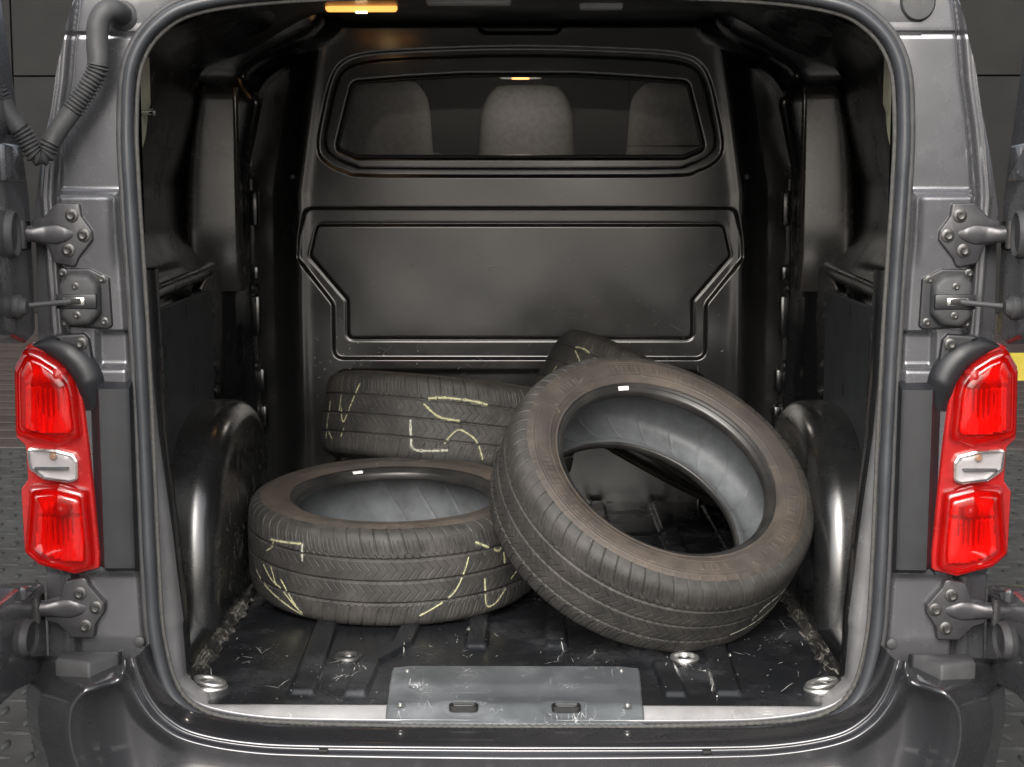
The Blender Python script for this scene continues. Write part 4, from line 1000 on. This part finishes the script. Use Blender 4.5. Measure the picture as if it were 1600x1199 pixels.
def tyre(loc, axis, spin, label, sticker=None, marks=(), roll=None):
    r = bpy.data.objects.new('tyre', None); COL.objects.link(r)
    z = Vector(axis).normalized(); x = Vector((1, 0, 0)); x = (x - x.dot(z) * z).normalized(); y = z.cross(x)
    Mx = Matrix((x, y, z)).transposed().to_4x4(); Mx = Matrix.Translation(loc) @ Mx
    r.matrix_world = Mx
    tag(r, label, 'tyre', 'used tyres in the load bay')
    S = Matrix.Rotation(RAD(spin), 4, 'Z')
    for nm, me in (('tread', mt), ('sidewall', ms), ('sidewall', ms2), ('bead', mb), ('bead', mb2), ('inner_liner', ml)):
        o = bpy.data.objects.new(nm, me); COL.objects.link(o); o.parent = r; o.rotation_euler = (0, 0, RAD(spin))
    if sticker is not None:
        a0 = RAD(sticker); G = [[((.2335 - .0042 * k) * math.cos(a0 + t), (.2335 - .0042 * k) * math.sin(a0 + t), .0985 + .0012 - .0026 * k - .0012 * k * k) for k in (-.8, -.2, .4, 1.0)] for t in np.linspace(-.055, .055, 8)]
        gridmesh('bead_label', np.array(G), M['label'], r)
    for m in marks: chalk(r, *m)
    return r
def strokes(L, w=.006, white=()):
    return [(p, w * (.7 + .6 * rng.random()), M['chalkw'] if i in white else M['chalk']) for i, p in enumerate(L)]
C1 = [[(-139, .059), (-130, .064), (-122, .069)], [(-121.6, .072), (-121.5, .031)], [(-142, .029), (-138, .043), (-137, .059)], [(-144.6, -.007), (-139, -.033), (-133, -.046), (-123, -.092)], [(-139, -.003), (-136, -.043)], [(-133, -.024), (-129.4, -.049), (-124, -.089)], [(-152, -.031), (-144, -.055), (-133, -.076), (-123, -.097)], [(-55, .071), (-48.5, .051), (-43.7, .039), (-41.6, .065)], [(-41.6, .033), (-40.9, .006)], [(-58, .041), (-60, .007), (-65, -.039), (-77, -.079)], [(-51, -.015), (-50, -.077), (-45.4, -.081), (-39.5, -.048)], [(-36.4, -.001), (-30, .006)], [(-37.6, -.036), (-33, -.021)]]
C2 = [[(-155, .029), (-157, -.071)], [(-144, .052), (-144.4, -.004)], [(-131.7, .078), (-135.8, .021), (-140, -.024), (-143, .012)], [(-153, -.051), (-149, -.071)], [(-139, -.04), (-141, -.062)], [(-100.8, .048), (-91, .058), (-78, .057), (-68, .048)], [(-99, .038), (-92, .01), (-83, .005)], [(-104, -.001), (-103, -.045), (-100.7, -.078), (-86.7, -.071)], [(-88.5, -.056), (-87, -.04), (-83.5, -.018), (-79.6, -.024), (-75, -.043), (-71.5, -.085)]]
C4 = [[(-145, .045), (-139.6, .029), (-136, .013)], [(-146, .054), (-138.6, .057), (-128, .041)], [(-152.4, -.013), (-152.6, -.047)]]
C3 = [[(-60, -.045), (-48, -.036), (-36, -.020)], [(-52, -.018), (-48, .015), (-37, .025)]]
TY = {}
TY[1] = tyre((-.285, .872, .136), (.0, -.078, 1), 20, 'used tyre lying flat on the load floor under the corner of another', 118, strokes(C1, .006, (1,)))
TY[2] = tyre((-.187, 1.475, .306), (.10, .18, .98), 200, 'used tyre resting tilted on the back of the flat tyre, chalked tread outwards', None, strokes(C2, .0075, (7,)))
TY[3] = tyre((.288, .578, .285), (.289, -.560, .777), 75, 'used tyre leaning at the front, its open hole facing the doorway', 112, strokes(C3, .004, (0, 1)))
TY[4] = tyre((.370, 1.600, .300), (.50, .18, .86), 310, 'used tyre mostly hidden behind the leaning one, tilted against the bulkhead', None, strokes(C4, .007, ()))
